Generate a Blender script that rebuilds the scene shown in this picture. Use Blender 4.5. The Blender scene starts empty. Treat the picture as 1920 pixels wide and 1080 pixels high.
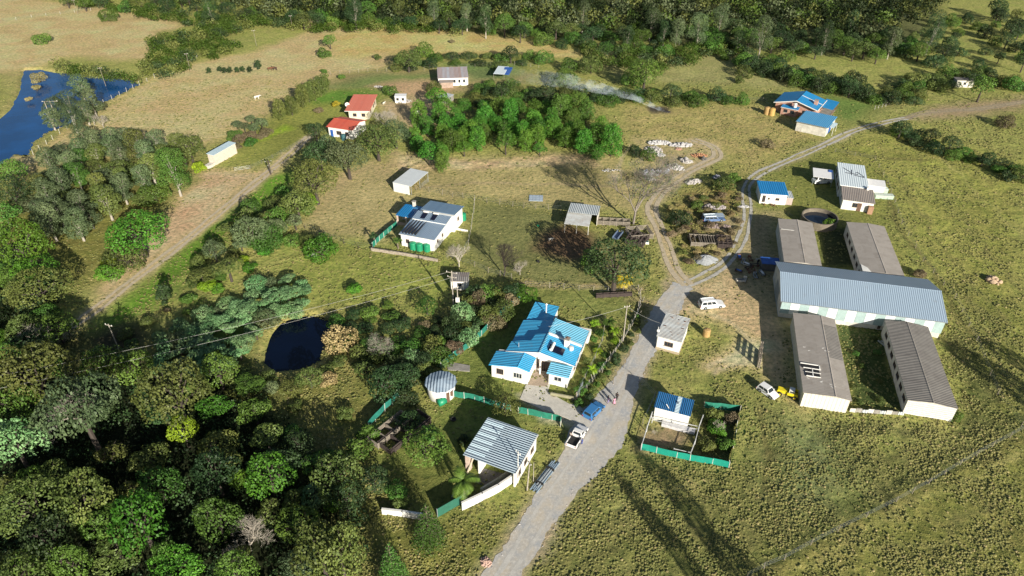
import bpy, math, random
import numpy as np
from mathutils import Vector, Matrix
random.seed(7); RNG=np.random.default_rng(7)
sc=bpy.context.scene; COL=sc.collection
# ---------------- camera, sky, sun, exposure ----------------
F=1300.; TH=math.radians(35.); H=79.; CT,ST=math.cos(TH),math.sin(TH)
cam=bpy.data.cameras.new('camera'); cam.sensor_width=36; cam.lens=36*F/1920; cam.clip_end=6000; cam.clip_start=1
co=bpy.data.objects.new('camera',cam); COL.objects.link(co); co.location=(0,0,H); co.rotation_euler=(math.pi/2-TH,0,0); sc.camera=co
SUN_E=math.radians(20.3); SUN_D=(0.43,-0.9028)      # direction towards the sun
w=bpy.data.worlds.new('World'); sc.world=w; w.use_nodes=True; nt=w.node_tree
sky=nt.nodes.new('ShaderNodeTexSky'); sky.sky_type='NISHITA'; sky.sun_disc=False; sky.sun_elevation=SUN_E; sky.sun_rotation=math.atan2(SUN_D[0],SUN_D[1])
bg=nt.nodes['Background']; bg.inputs[1].default_value=0.05; nt.links.new(sky.outputs[0],bg.inputs[0])
sl=bpy.data.lights.new('sun','SUN'); sl.energy=5.0; sl.angle=math.radians(0.5); sl.color=(1,0.93,0.80)
so=bpy.data.objects.new('sun',sl); COL.objects.link(so)
sd=Vector((SUN_D[0]*math.cos(SUN_E),SUN_D[1]*math.cos(SUN_E),math.sin(SUN_E))); so.rotation_euler=sd.to_track_quat('Z','Y').to_euler(); so.location=(100,-200,150)
sc.view_settings.view_transform='Standard'; sc.view_settings.look='None'; sc.view_settings.exposure=0.80; sc.view_settings.gamma=1; sc.cycles.volume_bounces=2
# ---------------- geometry of the view: pixel of the survey picture <-> point of the place ----------------
def at(px,py,z=0.):
    u=(px-960)/F; v=(540-py)/F; t=(H-z)/(ST-v*CT); return (u*t,(CT+v*ST)*t)
def P3(px,py,z=0.): a=at(px,py,z); return Vector((a[0],a[1],z))
def proj(x,y,z=0.):
    z=z-H; fw=y*CT-z*ST; up=y*ST+z*CT; return 960+F*x/fw,540-F*up/fw
def depth(x,y,z=0.): return y*CT-(z-H)*ST
# ---------------- helpers ----------------
def tag(o,label=None,cat=None,group=None,kind=None):
    for k,v in (('label',label),('category',cat),('group',group),('kind',kind)):
        if v: o[k]=v
    return o
def empty(name,loc,rz=0,label=None,cat=None,group=None):
    o=bpy.data.objects.new(name,None); o.empty_display_size=.3; COL.objects.link(o); o.location=loc; o.rotation_euler=(0,0,rz)
    return tag(o,label,cat,group)
def link(name,me,parent=None,loc=(0,0,0),rot=(0,0,0),scale=(1,1,1)):
    o=bpy.data.objects.new(name,me); COL.objects.link(o); o.location=loc; o.rotation_euler=rot; o.scale=scale
    if parent: o.parent=parent
    return o
def copy_tree(o,parent=None):
    c=o.copy(); COL.objects.link(c)
    if parent: c.parent=parent
    for ch in list(o.children): copy_tree(ch,c)
    return c
def npmesh(name,V,Fa,mat=None,smooth=False):
    """V (n,3); Fa (m,k) all the same k"""
    me=bpy.data.meshes.new(name); V=np.asarray(V,dtype=np.float32); Fa=np.asarray(Fa,dtype=np.int32); m,k=Fa.shape
    me.vertices.add(len(V)); me.vertices.foreach_set('co',V.ravel()); me.loops.add(m*k); me.loops.foreach_set('vertex_index',Fa.ravel())
    me.polygons.add(m); me.polygons.foreach_set('loop_start',np.arange(0,m*k,k,dtype=np.int32)); me.polygons.foreach_set('loop_total',np.full(m,k,dtype=np.int32))
    if smooth: me.polygons.foreach_set('use_smooth',np.ones(m,dtype=bool))
    me.update(calc_edges=True)
    if mat: me.materials.append(mat)
    return me
class MB:
    def __init__(s): s.v=[]; s.f=[]
    def add(s,vs,fs):
        b=len(s.v); s.v+= [tuple(x) for x in vs]; s.f+=[tuple(i+b for i in f) for f in fs]; return s
    def box(s,x0,x1,y0,y1,z0,z1):
        return s.add([(x0,y0,z0),(x1,y0,z0),(x1,y1,z0),(x0,y1,z0),(x0,y0,z1),(x1,y0,z1),(x1,y1,z1),(x0,y1,z1)],[(0,3,2,1),(4,5,6,7),(0,1,5,4),(1,2,6,5),(2,3,7,6),(3,0,4,7)])
    def slab(s,pts,t):        # polygon (top face, ccw from above) with thickness t downwards
        n=len(pts); lo=[(p[0],p[1],p[2]-t) for p in pts]
        return s.add(list(pts)+lo,[tuple(range(n)),tuple(range(2*n-1,n-1,-1))]+[(i,n+i,n+(i+1)%n,(i+1)%n) for i in range(n)])
    def prism(s,prof,a0,a1,axis='x'):   # prof: list of (u,z); extruded along axis
        n=len(prof)
        f=(lambda a,u,z:(a,u,z)) if axis=='x' else (lambda a,u,z:(u,a,z))
        vs=[f(a0,u,z) for u,z in prof]+[f(a1,u,z) for u,z in prof]
        return s.add(vs,[tuple(range(n)),tuple(range(2*n-1,n-1,-1))]+[(i,n+i,n+(i+1)%n,(i+1)%n) for i in range(n)])
    def tube(s,p,q,r,r2=None,n=6,cap=True):
        p=Vector(p);q=Vector(q);d=(q-p)
        if d.length<1e-6: return s
        d.normalize(); a=d.orthogonal().normalized(); b=d.cross(a); r2=r if r2 is None else r2
        vs=[]
        for c,rr in ((p,r),(q,r2)):
            for i in range(n):
                t=2*math.pi*i/n; vs.append(c+a*rr*math.cos(t)+b*rr*math.sin(t))
        fs=[(i,(i+1)%n,n+(i+1)%n,n+i) for i in range(n)]
        if cap: fs+=[tuple(range(n-1,-1,-1)),tuple(range(n,2*n))]
        return s.add(vs,fs)
    def lathe(s,prof,cx=0,cy=0,n=20,caps=True):
        vs=[];m=len(prof)
        for r,z in prof:
            for i in range(n):
                t=2*math.pi*i/n; vs.append((cx+r*math.cos(t),cy+r*math.sin(t),z))
        fs=[(j*n+i,j*n+(i+1)%n,(j+1)*n+(i+1)%n,(j+1)*n+i) for j in range(m-1) for i in range(n)]
        if caps: fs+=[tuple(range(n-1,-1,-1)),tuple(range((m-1)*n,m*n))]
        return s.add(vs,fs)
    def rock(s,c,r,seed,sq=.7):
        rd=random.Random(seed); vs=[];n=6
        for j,(zz,k) in enumerate(((-.6,.7),(0,1),(.6,.65))):
            for i in range(n):
                t=2*math.pi*(i+.5*(j%2))/n; q=r*k*rd.uniform(.7,1.2); vs.append((c[0]+q*math.cos(t),c[1]+q*math.sin(t),c[2]+zz*r*sq*rd.uniform(.8,1.2)))
        vs.append((c[0],c[1],c[2]+r*sq*rd.uniform(.8,1.1)))
        fs=[(j*n+i,j*n+(i+1)%n,(j+1)*n+(i+1)%n,(j+1)*n+i) for j in range(2) for i in range(n)]+[(2*n+i,2*n+(i+1)%n,3*n) for i in range(n)]
        return s.add(vs,fs)
    def build(s,name,mat,parent=None,smooth=False):
        me=bpy.data.meshes.new(name); me.from_pydata(s.v,[],s.f); me.materials.append(mat); me.validate()
        if smooth: me.polygons.foreach_set('use_smooth',np.ones(len(me.polygons),dtype=bool))
        return link(name,me,parent)
# value noise in numpy
def _h(ix,iy,seed):
    n=(ix.astype(np.int64)*374761393+iy.astype(np.int64)*668265263+seed*1442695041)&0xffffffff
    n=((n^(n>>13))*1274126177)&0xffffffff; n=n^(n>>16); return (n&0xffff)/65535.
def vn(x,y,s,seed=0):
    x=np.asarray(x)/s; y=np.asarray(y)/s; ix=np.floor(x); iy=np.floor(y); fx=x-ix; fy=y-iy; fx=fx*fx*(3-2*fx); fy=fy*fy*(3-2*fy)
    a=_h(ix,iy,seed);b=_h(ix+1,iy,seed);c=_h(ix,iy+1,seed);d=_h(ix+1,iy+1,seed)
    return (a*(1-fx)+b*fx)*(1-fy)+(c*(1-fx)+d*fx)*fy
def fbm(x,y,s,seed=0,o=3):
    t=0;am=.5;n=0
    for k in range(o): t=t+am*vn(x,y,s/2**k,seed+k*17); n+=am; am*=.5
    return t/n
def sdf_poly(X,Y,pts):       # negative inside
    pts=np.asarray(pts,float); n=len(pts); d=np.full(X.shape,1e9); ins=np.zeros(X.shape,bool)
    for i in range(n):
        ax,ay=pts[i];bx,by=pts[(i+1)%n]; ex,ey=bx-ax,by-ay; wx,wy=X-ax,Y-ay
        t=np.clip((wx*ex+wy*ey)/(ex*ex+ey*ey+1e-9),0,1); d=np.minimum(d,(wx-ex*t)**2+(wy-ey*t)**2)
        c=((ay>Y)!=(by>Y))&(X<(bx-ax)*(Y-ay)/(by-ay+1e-12)+ax); ins^=c
    d=np.sqrt(d); return np.where(ins,-d,d)
def d_line(X,Y,pts):
    d=np.full(X.shape,1e9)
    for (ax,ay),(bx,by) in zip(pts[:-1],pts[1:]):
        ex,ey=bx-ax,by-ay; wx,wy=X-ax,Y-ay; t=np.clip((wx*ex+wy*ey)/(ex*ex+ey*ey+1e-9),0,1); d=np.minimum(d,(wx-ex*t)**2+(wy-ey*t)**2)
    return np.sqrt(d)
def smooth_line(pts,step=.8):
    pts=[Vector((p[0],p[1],0)) for p in pts]; out=[]
    for i in range(len(pts)-1):
        p0=pts[max(i-1,0)];p1=pts[i];p2=pts[i+1];p3=pts[min(i+2,len(pts)-1)]; n=max(1,int((p2-p1).length/step))
        for k in range(n):
            t=k/n; out.append(.5*((2*p1)+(p2-p0)*t+(2*p0-5*p1+4*p2-p3)*t*t+(3*p1-p0-3*p2+p3)*t**3))
    out.append(pts[-1]); return [(p.x,p.y) for p in out]
PX=lambda L,z=0.:[at(a,b,z) for a,b in L]
# ---------------- materials ----------------
MATS={}
def nodes(name):
    m=bpy.data.materials.new(name); m.use_nodes=True; t=m.node_tree; b=t.nodes['Principled BSDF']; return m,t,b
def N(t,ty,**k):
    n=t.nodes.new(ty)
    for a,v in k.items(): setattr(n,a,v)
    return n
def mixc(t,fac,a,b,mode='MIX'):
    n=N(t,'ShaderNodeMix',data_type='RGBA',blend_type=mode)
    for i,v in ((0,fac),(6,a),(7,b)):
        if isinstance(v,(int,float)): n.inputs[i].default_value=v
        elif isinstance(v,tuple): n.inputs[i].default_value=(*v,1) if len(v)==3 else v
        else: t.links.new(v,n.inputs[i])
    return n.outputs[2]
def noise(t,sc_,coord=None,detail=4,rough=.6):
    n=N(t,'ShaderNodeTexNoise'); n.inputs['Scale'].default_value=sc_; n.inputs['Detail'].default_value=detail; n.inputs['Roughness'].default_value=rough
    if coord is not None: t.links.new(coord,n.inputs['Vector'])
    return n.outputs[0]
def ramp(t,fac,a,b):
    n=N(t,'ShaderNodeMapRange'); n.inputs[1].default_value=a; n.inputs[2].default_value=b; t.links.new(fac,n.inputs[0]); return n.outputs[0]
def bump(t,h,dist,strength=1.,nrm=None):
    n=N(t,'ShaderNodeBump'); n.inputs['Strength'].default_value=strength; n.inputs['Distance'].default_value=dist; t.links.new(h,n.inputs['Height'])
    if nrm is not None: t.links.new(nrm,n.inputs['Normal'])
    return n.outputs[0]
def objc(t): return N(t,'ShaderNodeTexCoord').outputs['Object']
def plain(name,rgb,rough=.8,var=.25,scale=1.5,bmp=0.,rgb2=None,metal=0,fine=8.):
    if name in MATS: return MATS[name]
    m,t,b=nodes(name); c=objc(t); n1=noise(t,scale,c); n2=noise(t,fine,c,2)
    dark=tuple(x*(1-var) for x in rgb) if rgb2 is None else rgb2
    col=mixc(t,ramp(t,n1,.35,.65),dark,rgb); col=mixc(t,ramp(t,n2,.3,.7),mixc(t,1.,col,(.82,.82,.82),'MULTIPLY'),col)
    t.links.new(col,b.inputs['Base Color']); b.inputs['Roughness'].default_value=rough; b.inputs['Metallic'].default_value=metal
    if bmp: t.links.new(bump(t,n2,bmp),b.inputs['Normal'])
    MATS[name]=m; return m
def roofm(name,rgb,rgb2,axis='x',pitch=.35,rough=.45,dirt=.5,dirtc=(.12,.09,.06),sheet=.9,depth_=.05,metal=.0,rowl=None):
    """corrugated sheet: ribs repeat along axis; sheets differ a little; weathering blotches"""
    if name in MATS: return MATS[name]
    m,t,b=nodes(name); c=objc(t); s=N(t,'ShaderNodeSeparateXYZ'); t.links.new(c,s.inputs[0]); a=s.outputs[0 if axis=='x' else 1]; o=s.outputs[1 if axis=='x' else 0]
    mm=N(t,'ShaderNodeMath',operation='MULTIPLY'); t.links.new(a,mm.inputs[0]); mm.inputs[1].default_value=2*math.pi/pitch
    sn=N(t,'ShaderNodeMath',operation='SINE'); t.links.new(mm.outputs[0],sn.inputs[0])
    dv=N(t,'ShaderNodeMath',operation='DIVIDE'); t.links.new(a,dv.inputs[0]); dv.inputs[1].default_value=sheet; fl=N(t,'ShaderNodeMath',operation='FLOOR'); t.links.new(dv.outputs[0],fl.inputs[0])
    dv2=N(t,'ShaderNodeMath',operation='DIVIDE'); t.links.new(o,dv2.inputs[0]); dv2.inputs[1].default_value=rowl or 50.; fl2=N(t,'ShaderNodeMath',operation='FLOOR'); t.links.new(dv2.outputs[0],fl2.inputs[0])
    cb=N(t,'ShaderNodeCombineXYZ'); t.links.new(fl.outputs[0],cb.inputs[0]); t.links.new(fl2.outputs[0],cb.inputs[1])
    wn=N(t,'ShaderNodeTexWhiteNoise',noise_dimensions='3D'); t.links.new(cb.outputs[0],wn.inputs[0])
    col=mixc(t,wn.outputs[0],rgb,rgb2); n1=noise(t,.9,c,6,.65); n2=noise(t,5.,c,4,.7)
    col=mixc(t,ramp(t,n1,.62-.2*dirt,.80),col,mixc(t,.5,col,dirtc)); col=mixc(t,ramp(t,n2,.55,.8),col,mixc(t,.35,col,dirtc))
    t.links.new(col,b.inputs['Base Color']); b.inputs['Roughness'].default_value=rough; b.inputs['Metallic'].default_value=metal
    t.links.new(bump(t,sn.outputs[0],depth_*.5),b.inputs['Normal']); MATS[name]=m; return m
def leafm(name,a,b_,trans=.10):
    if name in MATS: return MATS[name]
    m,t,b=nodes(name); oi=N(t,'ShaderNodeObjectInfo'); at_=N(t,'ShaderNodeAttribute',attribute_name='tint')
    col=mixc(t,at_.outputs['Fac'],a,b_); hs=N(t,'ShaderNodeHueSaturation'); t.links.new(col,hs.inputs['Color'])
    mr=N(t,'ShaderNodeMapRange'); mr.inputs[3].default_value=.478; mr.inputs[4].default_value=.522; t.links.new(oi.outputs['Random'],mr.inputs[0]); t.links.new(mr.outputs[0],hs.inputs['Hue'])
    m2=N(t,'ShaderNodeMath',operation='MULTIPLY'); m2.inputs[1].default_value=7.31; t.links.new(oi.outputs['Random'],m2.inputs[0]); fr_=N(t,'ShaderNodeMath',operation='FRACT'); t.links.new(m2.outputs[0],fr_.inputs[0])
    mr2=N(t,'ShaderNodeMapRange'); mr2.inputs[3].default_value=.72; mr2.inputs[4].default_value=1.3; t.links.new(fr_.outputs[0],mr2.inputs[0]); t.links.new(mr2.outputs[0],hs.inputs['Value'])
    b.inputs['Roughness'].default_value=.55; b.inputs['Specular IOR Level'].default_value=.25; t.links.new(hs.outputs[0],b.inputs['Base Color'])
    tr=N(t,'ShaderNodeBsdfTranslucent'); t.links.new(hs.outputs[0],tr.inputs[0]); mx=N(t,'ShaderNodeMixShader'); mx.inputs[0].default_value=trans
    t.links.new(b.outputs[0],mx.inputs[1]); t.links.new(tr.outputs[0],mx.inputs[2]); t.links.new(mx.outputs[0],t.nodes['Material Output'].inputs[0]); MATS[name]=m; return m
L={'bright':leafm('leaf_bright',(.045,.125,.012),(.09,.215,.02)),'plant':leafm('leaf_plantation',(.04,.115,.014),(.085,.20,.022)),'mid':leafm('leaf_mid',(.045,.10,.014),(.095,.18,.03)),
   'olive':leafm('leaf_olive',(.06,.09,.02),(.135,.165,.042)),'dark':leafm('leaf_dark',(.018,.04,.014),(.045,.08,.025)),
   'silver':leafm('leaf_silver',(.06,.092,.038),(.125,.165,.075)),'teal':leafm('leaf_teal',(.075,.175,.06),(.21,.34,.15)),
   'yellow':leafm('leaf_yellow',(.12,.20,.012),(.22,.32,.02)),'deep':leafm('leaf_undergrowth_shaded',(.010,.020,.007),(.026,.045,.015)),'dry':leafm('leaf_dry',(.13,.10,.055),(.21,.17,.10)),  # deep: the wood's shade is put into the undergrowth leaf colour
   'flower':leafm('leaf_flower',(.30,.30,.02),(.55,.48,.04)),'straw':leafm('straw',(.20,.17,.065),(.32,.27,.12)),'gras':leafm('tussock_green',(.11,.125,.035),(.225,.21,.07))}
bark=plain('bark',(.20,.16,.12),.9,.4,3); barkp=plain('bark_pale',(.42,.38,.32),.9,.35,3); barkd=plain('bark_dark',(.07,.055,.045),.9,.3,3)
wood=plain('weathered_timber',(.30,.26,.21),.9,.4,2); woodd=plain('dark_timber',(.075,.055,.05),.9,.4,2); post_w=plain('white_post',(.65,.63,.58),.7,.2,2)
white=plain('white_plaster',(.80,.79,.75),.8,.10,.7); whited=plain('stained_plaster',(.70,.67,.60),.85,.3,.8); cream=plain('cream_plaster',(.72,.66,.50),.85,.15,.6)
concrete=plain('concrete',(.34,.32,.29),.9,.35,1.,.01); concd=plain('dark_concrete',(.16,.15,.14),.9,.35,1.,.01)
glass=plain('dark_window_glass',(.03,.04,.05),.12,.2); framem=plain('brown_window_frame',(.16,.09,.06),.6,.2); framew=plain('white_window_frame',(.75,.75,.73),.6,.1)
steel=plain('galvanised_steel',(.45,.50,.54),.4,.2,2,metal=.5); rust=plain('rusty_metal',(.20,.10,.06),.8,.4,3); black=plain('black_rubber',(.02,.02,.02),.8,.2)
tankg=plain('green_tank_plastic',(.015,.26,.13),.45,.12,1); netg=plain('green_shade_net',(.02,.22,.15),.75,.3,1.5); tankt=plain('tan_tank_plastic',(.46,.30,.12),.6,.2,1)
carw=plain('white_car_paint',(.80,.80,.80),.25,.05); carb=plain('blue_car_paint',(.05,.20,.46),.25,.1); yell=plain('yellow_paint',(.75,.62,.02),.5,.2,3); redp=plain('red_paint',(.45,.05,.04),.6,.3); bluep=plain('blue_paint',(.03,.12,.45),.5,.3)
brick=plain('brick_wall',(.42,.20,.14),.9,.4,2.,rgb2=(.50,.33,.26)); paving=plain('brown_paving',(.42,.33,.25),.9,.25,2); rubm=plain('pale_rubble',(.55,.52,.50),.95,.5,2.5); gravm=plain('grey_gravel',(.34,.36,.38),.95,.35,6,.03)
# ---------------- ground: one sheet, colours by land use, shade painted in at places ----------------
rows=[-150,-60,0]; y=12.
while y<470: rows.append(y); y+=.34*max(1.,depth(0,y)/100.)
rows+=[500,560,640,760,950,1300,1900,3000]
rows=np.array(rows); hw=np.array([90+.80*abs(depth(0,max(r,0))) if r<470 else 90+.8*depth(0,r) for r in rows])
s=np.concatenate([[-6,-3,-1.8,-1.3],np.linspace(-1,1,760),[1.3,1.8,3,6]])
GX=hw[:,None]*s[None,:]*.93; GX[:,4:-4]=(hw[:,None]-30)*s[None,4:-4]; GY=np.repeat(rows[:,None],len(s),1)
warp=1.6; WX=GX+warp*(fbm(GX,GY,5,1)-.5)*2; WY=GY+warp*(fbm(GX,GY,5,9)-.5)*2
C=np.zeros(GX.shape+(3,)); C[:]=(.245,.238,.088); LUMP=np.full(GX.shape,.16); DENS=np.full(GX.shape,.55)
big=fbm(GX,GY,38,3); C*= (0.80+.45*big)[...,None]
C=C*(1-.35*np.clip((vn(GX,GY,22,31)-.5)*2,0,1)[...,None])+np.array((.11,.16,.045))*(.35*np.clip((vn(GX,GY,22,31)-.5)*2,0,1)[...,None])
def zone(pts,col,edge=1.5,lump=None,dens=None,var=.25,px=True,line=False,width=0,amount=1.):
    P=PX(pts) if px else pts; xs=[p[0] for p in P]; ys=[p[1] for p in P]; mg=edge*2+width+4
    r0,r1=np.searchsorted(rows,[min(ys)-mg,max(ys)+mg]); sl_=slice(max(r0-1,0),r1+1)
    X=WX[sl_];Y=WY[sl_]; m=(X>min(xs)-mg)&(X<max(xs)+mg)
    if not m.any(): return
    d=d_line(X[m],Y[m],P)-width if line else sdf_poly(X[m],Y[m],P)
    a=np.clip(.5-d/(2*edge),0,1)*amount; n=fbm(X[m],Y[m],7,len(pts)+int(abs(xs[0])))
    cc=np.array(col)[None,:]*(1+var*(n-.5)*2)[:,None]
    sub=C[sl_]; sub[m]=sub[m]*(1-a)[:,None]+cc*a[:,None]; C[sl_]=sub
    for arr,val in ((LUMP,lump),(DENS,dens)):
        if val is not None: q=arr[sl_]; q[m]=q[m]*(1-a)+val*a; arr[sl_]=q
TAN=(.43,.325,.19); TANL=(.38,.32,.18); LAWN=(.165,.185,.062); LUSH=(.10,.19,.035); DIRT=(.36,.265,.17); DARKS=(.05,.05,.03)
zone([(-400,-60),(330,30),(350,48),(300,62),(305,85),(285,112),(200,112),(140,105),(60,130),(35,160),(0,215),(-300,330)],TAN,4,.10,.2)
zone([(-300,120),(35,140),(40,175),(0,240),(-200,330)],(.24,.235,.09),6,.15,.4)
zone([(0,300),(60,285),(130,240),(260,160),(330,125),(480,95),(590,55),(700,52),(900,62),(1090,98),(1085,106),(900,97),(740,100),(730,125),(640,140),(610,165),(560,170),(500,215),(450,250),(390,270),(340,300),(250,300),(120,320),(60,350)],TAN,3,.10,.2,.18)
zone([(700,52),(900,62),(1090,98),(1085,106),(900,99),(740,100),(640,110),(600,70)],(.46,.33,.16),4,.12,.3)
zone([(560,170),(640,140),(740,128),(1000,140),(960,170),(810,175),(700,170),(650,175)],(.23,.20,.10),3,.05,.1)
zone([(600,165),(700,140),(830,138),(820,150),(700,168)],(.15,.19,.07),3)
zone([(690,160),(760,150),(830,150),(860,170),(800,185),(740,180)],(.36,.25,.16),3,.05,.05)
zone([(700,195),(800,175),(860,200),(860,240),(760,240),(730,220)],(.36,.28,.18),3,.05,.05)
zone([(830,118),(980,118),(960,150),(890,150)],(.13,.17,.07),3)
zone([(470,245),(560,195),(620,170),(720,168),(700,220),(600,250),(520,300),(430,310),(440,280)],(.20,.215,.06),3,.05,.05)
zone([(560,185),(640,168),(720,170),(690,190),(600,195)],LUSH,3); zone([(480,262),(530,235),(545,240),(500,262)],(.20,.30,.03),2)
zone([(380,318),(490,318),(500,322),(400,405),(320,470),(240,530),(195,565),(170,545),(230,470),(300,430),(330,370)],(.45,.325,.215),3,.06,.05)
zone([(330,390),(400,370),(420,390),(340,450),(300,450)],(.46,.30,.20),3,.05,.0)
zone([(500,335),(560,330),(520,380),(440,440),(370,500),(310,570),(240,610),(160,640),(200,585),(250,545),(330,480),(410,415)],(.11,.175,.032),2.5,.14,.5)
zone([(560,420),(640,340),(740,290),(1160,290),(1200,330),(1210,400),(1060,390),(960,385),(880,372),(720,460),(600,440)],(.30,.255,.13),3,.06,.1)
zone([(620,330),(700,300),(740,320),(660,370),(590,400)],(.34,.26,.16),3,.04,.0)
zone([(740,285),(900,300),(1120,285),(1130,310),(900,318),(740,320)],(.44,.32,.22),2,.35,.05)
zone([(890,380),(1050,395),(1060,430),(1140,440),(1200,460),(1200,540),(1000,535),(900,520),(870,470)],(.15,.155,.065),2.5,.04,.05)
zone([(1010,440),(1060,420),(1110,440),(1130,480),(1060,490),(1000,470)],(.13,.085,.055),2,.05,.0)
zone([(560,440),(700,470),(840,490),(850,540),(800,580),(700,560),(600,600),(520,600),(500,560),(540,500)],(.235,.25,.075),3,.11,.3)
zone([(560,430),(700,400),(740,340),(700,300),(640,340)],(.33,.28,.15),3,.05,.05)
zone([(340,540),(420,560),(500,570),(480,640),(440,660),(360,640)],(.10,.14,.04),3)
zone([(1165,200),(1430,195),(1530,255),(1400,330),(1360,290),(1180,270),(1160,240)],(.31,.255,.12),4,.12,.3)
zone([(1190,260),(1330,262),(1350,290),(1300,330),(1240,350),(1190,340)],(.36,.285,.175),3,.12,.15)
zone([(1270,360),(1390,330),(1395,380),(1370,470),(1290,480),(1255,400)],(.20,.155,.07),3,.2,.5)
zone([(1100,95),(1400,100),(1450,130),(1640,180),(1700,200),(1640,215),(1560,170),(1430,165),(1180,150),(1080,130)],(.26,.245,.115),4,.10,.3)
zone([(1480,165),(1600,180),(1665,195),(1640,220),(1580,245),(1560,200)],LAWN,2,.04,.05)
zone([(1550,180),(1640,195),(1600,225),(1575,220)],(.12,.18,.05),2)
zone([(1720,225),(1740,200),(1920,180),(1920,205),(1800,222)],(.27,.20,.14),3,.1,.1)
zone([(1470,300),(1620,280),(1680,350),(1660,400),(1700,470),(1640,520),(1440,500),(1420,400),(1440,340)],(.165,.175,.055),3,.06,.1)
zone([(1650,240),(1750,255),(1920,300),(1920,700),(1860,640),(1790,560),(1720,440),(1650,330),(1560,285),(1590,255)],(.245,.235,.078),4,.16,.45)
zone([(1790,540),(1900,560),(1960,800),(1840,860),(1810,760),(1800,650)],(.19,.185,.062),4,.2,.9)
zone([(1420,830),(1900,830),(1700,930),(1380,1100),(940,1200),(1000,1000),(1130,840),(1250,860),(1380,880)],(.16,.155,.062),3,.22,.8)
zone([(1380,1120),(1500,1040),(1700,940),(1960,800),(2100,1300),(1300,1300)],(.185,.175,.062),3,.20,.7)
zone([(1430,770),(1560,790),(1600,900),(1560,960),(1460,950),(1440,850)],(.15,.165,.08),4,.14,.6)
zone([(1220,660),(1330,640),(1420,700),(1440,770),(1390,760),(1300,720),(1210,700)],(.19,.185,.07),3,.12,.4)
zone([(1262,590),(1275,540),(1360,490),(1470,480),(1480,580),(1500,760),(1440,720),(1415,650),(1385,625),(1345,600),(1300,600)],(.43,.325,.205),3,.05,.03)
zone([(1315,690),(1390,640),(1440,640),(1440,690),(1380,690)],(.47,.36,.235),2,.05,0.)
zone([(1340,400),(1460,400),(1480,600),(1440,590),(1330,480)],(.30,.245,.15),3,.05,.05)
zone([(965,540),(1200,545),(1180,600),(1105,600),(1045,575),(1000,560)],LAWN,2,.04,.05)
zone([(820,690),(960,570),(1010,560),(960,720),(1080,720),(1160,620),(1195,600),(1150,680),(1060,790),(960,790),(1020,830),(960,920),(860,960),(740,950),(700,860),(800,790)],(.13,.155,.045),2,.06,.1)
zone([(745,880),(850,880),(870,920),(860,950),(800,950),(745,940)],(.12,.13,.04),2,.05,.05)
zone([(530,700),(640,690),(700,700),(690,850),(640,880),(560,850)],(.16,.15,.055),3,.18,.8)
zone([(690,890),(740,960),(920,960),(980,1000),(940,1100),(700,1120),(640,1000)],(.17,.165,.055),3,.22,.9)
zone([(500,690),(510,590),(640,580),(660,700)],(.24,.20,.085),3,.15,.6)
zone([(0,560),(110,600),(180,690),(380,640),(480,700),(560,830),(640,930),(680,1100),(-300,1300),(-300,560)],(.022,.026,.014),4,.15,.0)  # wood floor: black shade under the trees painted into the ground colour
zone([(200,700),(130,640),(230,600),(300,620),(260,680)],(.05,.045,.03),3,.08,.0)  # clearing: its shade is painted into the soil colour
zone([(0,390),(60,380),(60,330),(150,300),(360,290),(372,320),(320,375),(290,410),(235,470),(160,540),(0,540)],(.16,.15,.05),4,.15,.3)
zone([(480,-60),(1780,-60),(1740,70),(1640,110),(1400,90),(1200,80),(1000,70),(700,40),(560,40)],(.10,.105,.05),5,.1,.0)
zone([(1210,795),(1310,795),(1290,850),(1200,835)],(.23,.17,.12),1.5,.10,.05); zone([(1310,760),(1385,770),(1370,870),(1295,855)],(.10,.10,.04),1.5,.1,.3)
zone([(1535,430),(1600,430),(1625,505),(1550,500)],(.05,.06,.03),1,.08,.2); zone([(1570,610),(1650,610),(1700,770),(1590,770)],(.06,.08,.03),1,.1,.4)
zone([(975,740),(1080,760),(1100,800),(1020,790)],(.38,.34,.28),1.2,.03,0)
zone([(1215,200),(1255,200),(1260,212),(1220,212)],(.07,.06,.05),1.,.05,0)
for k,ln in enumerate(([(1700,260),(1760,360),(1850,470),(1925,560)],[(1740,262),(1820,350),(1925,450)],[(1680,330),(1760,450),(1850,560),(1925,660)],[(1790,545),(1860,640),(1925,760)],[(1820,560),(1880,640),(1925,700)],[(1500,1060),(1660,975),(1800,900),(1925,850)],[(1640,1040),(1760,1010),(1870,940),(1925,890)],[(1060,1000),(1200,930),(1350,900)],[(1430,800),(1440,900),(1470,1000)])): zone(PX(ln),((.17,.155,.07),(.30,.27,.12))[k%2],.5,.08,.25,px=False,line=True,width=.35,amount=.8)
zone([(505,335),(545,320),(500,372),(420,432),(330,510),(262,570),(215,600),(300,520),(400,428)],(.115,.22,.03),2,.10,.3)
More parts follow.
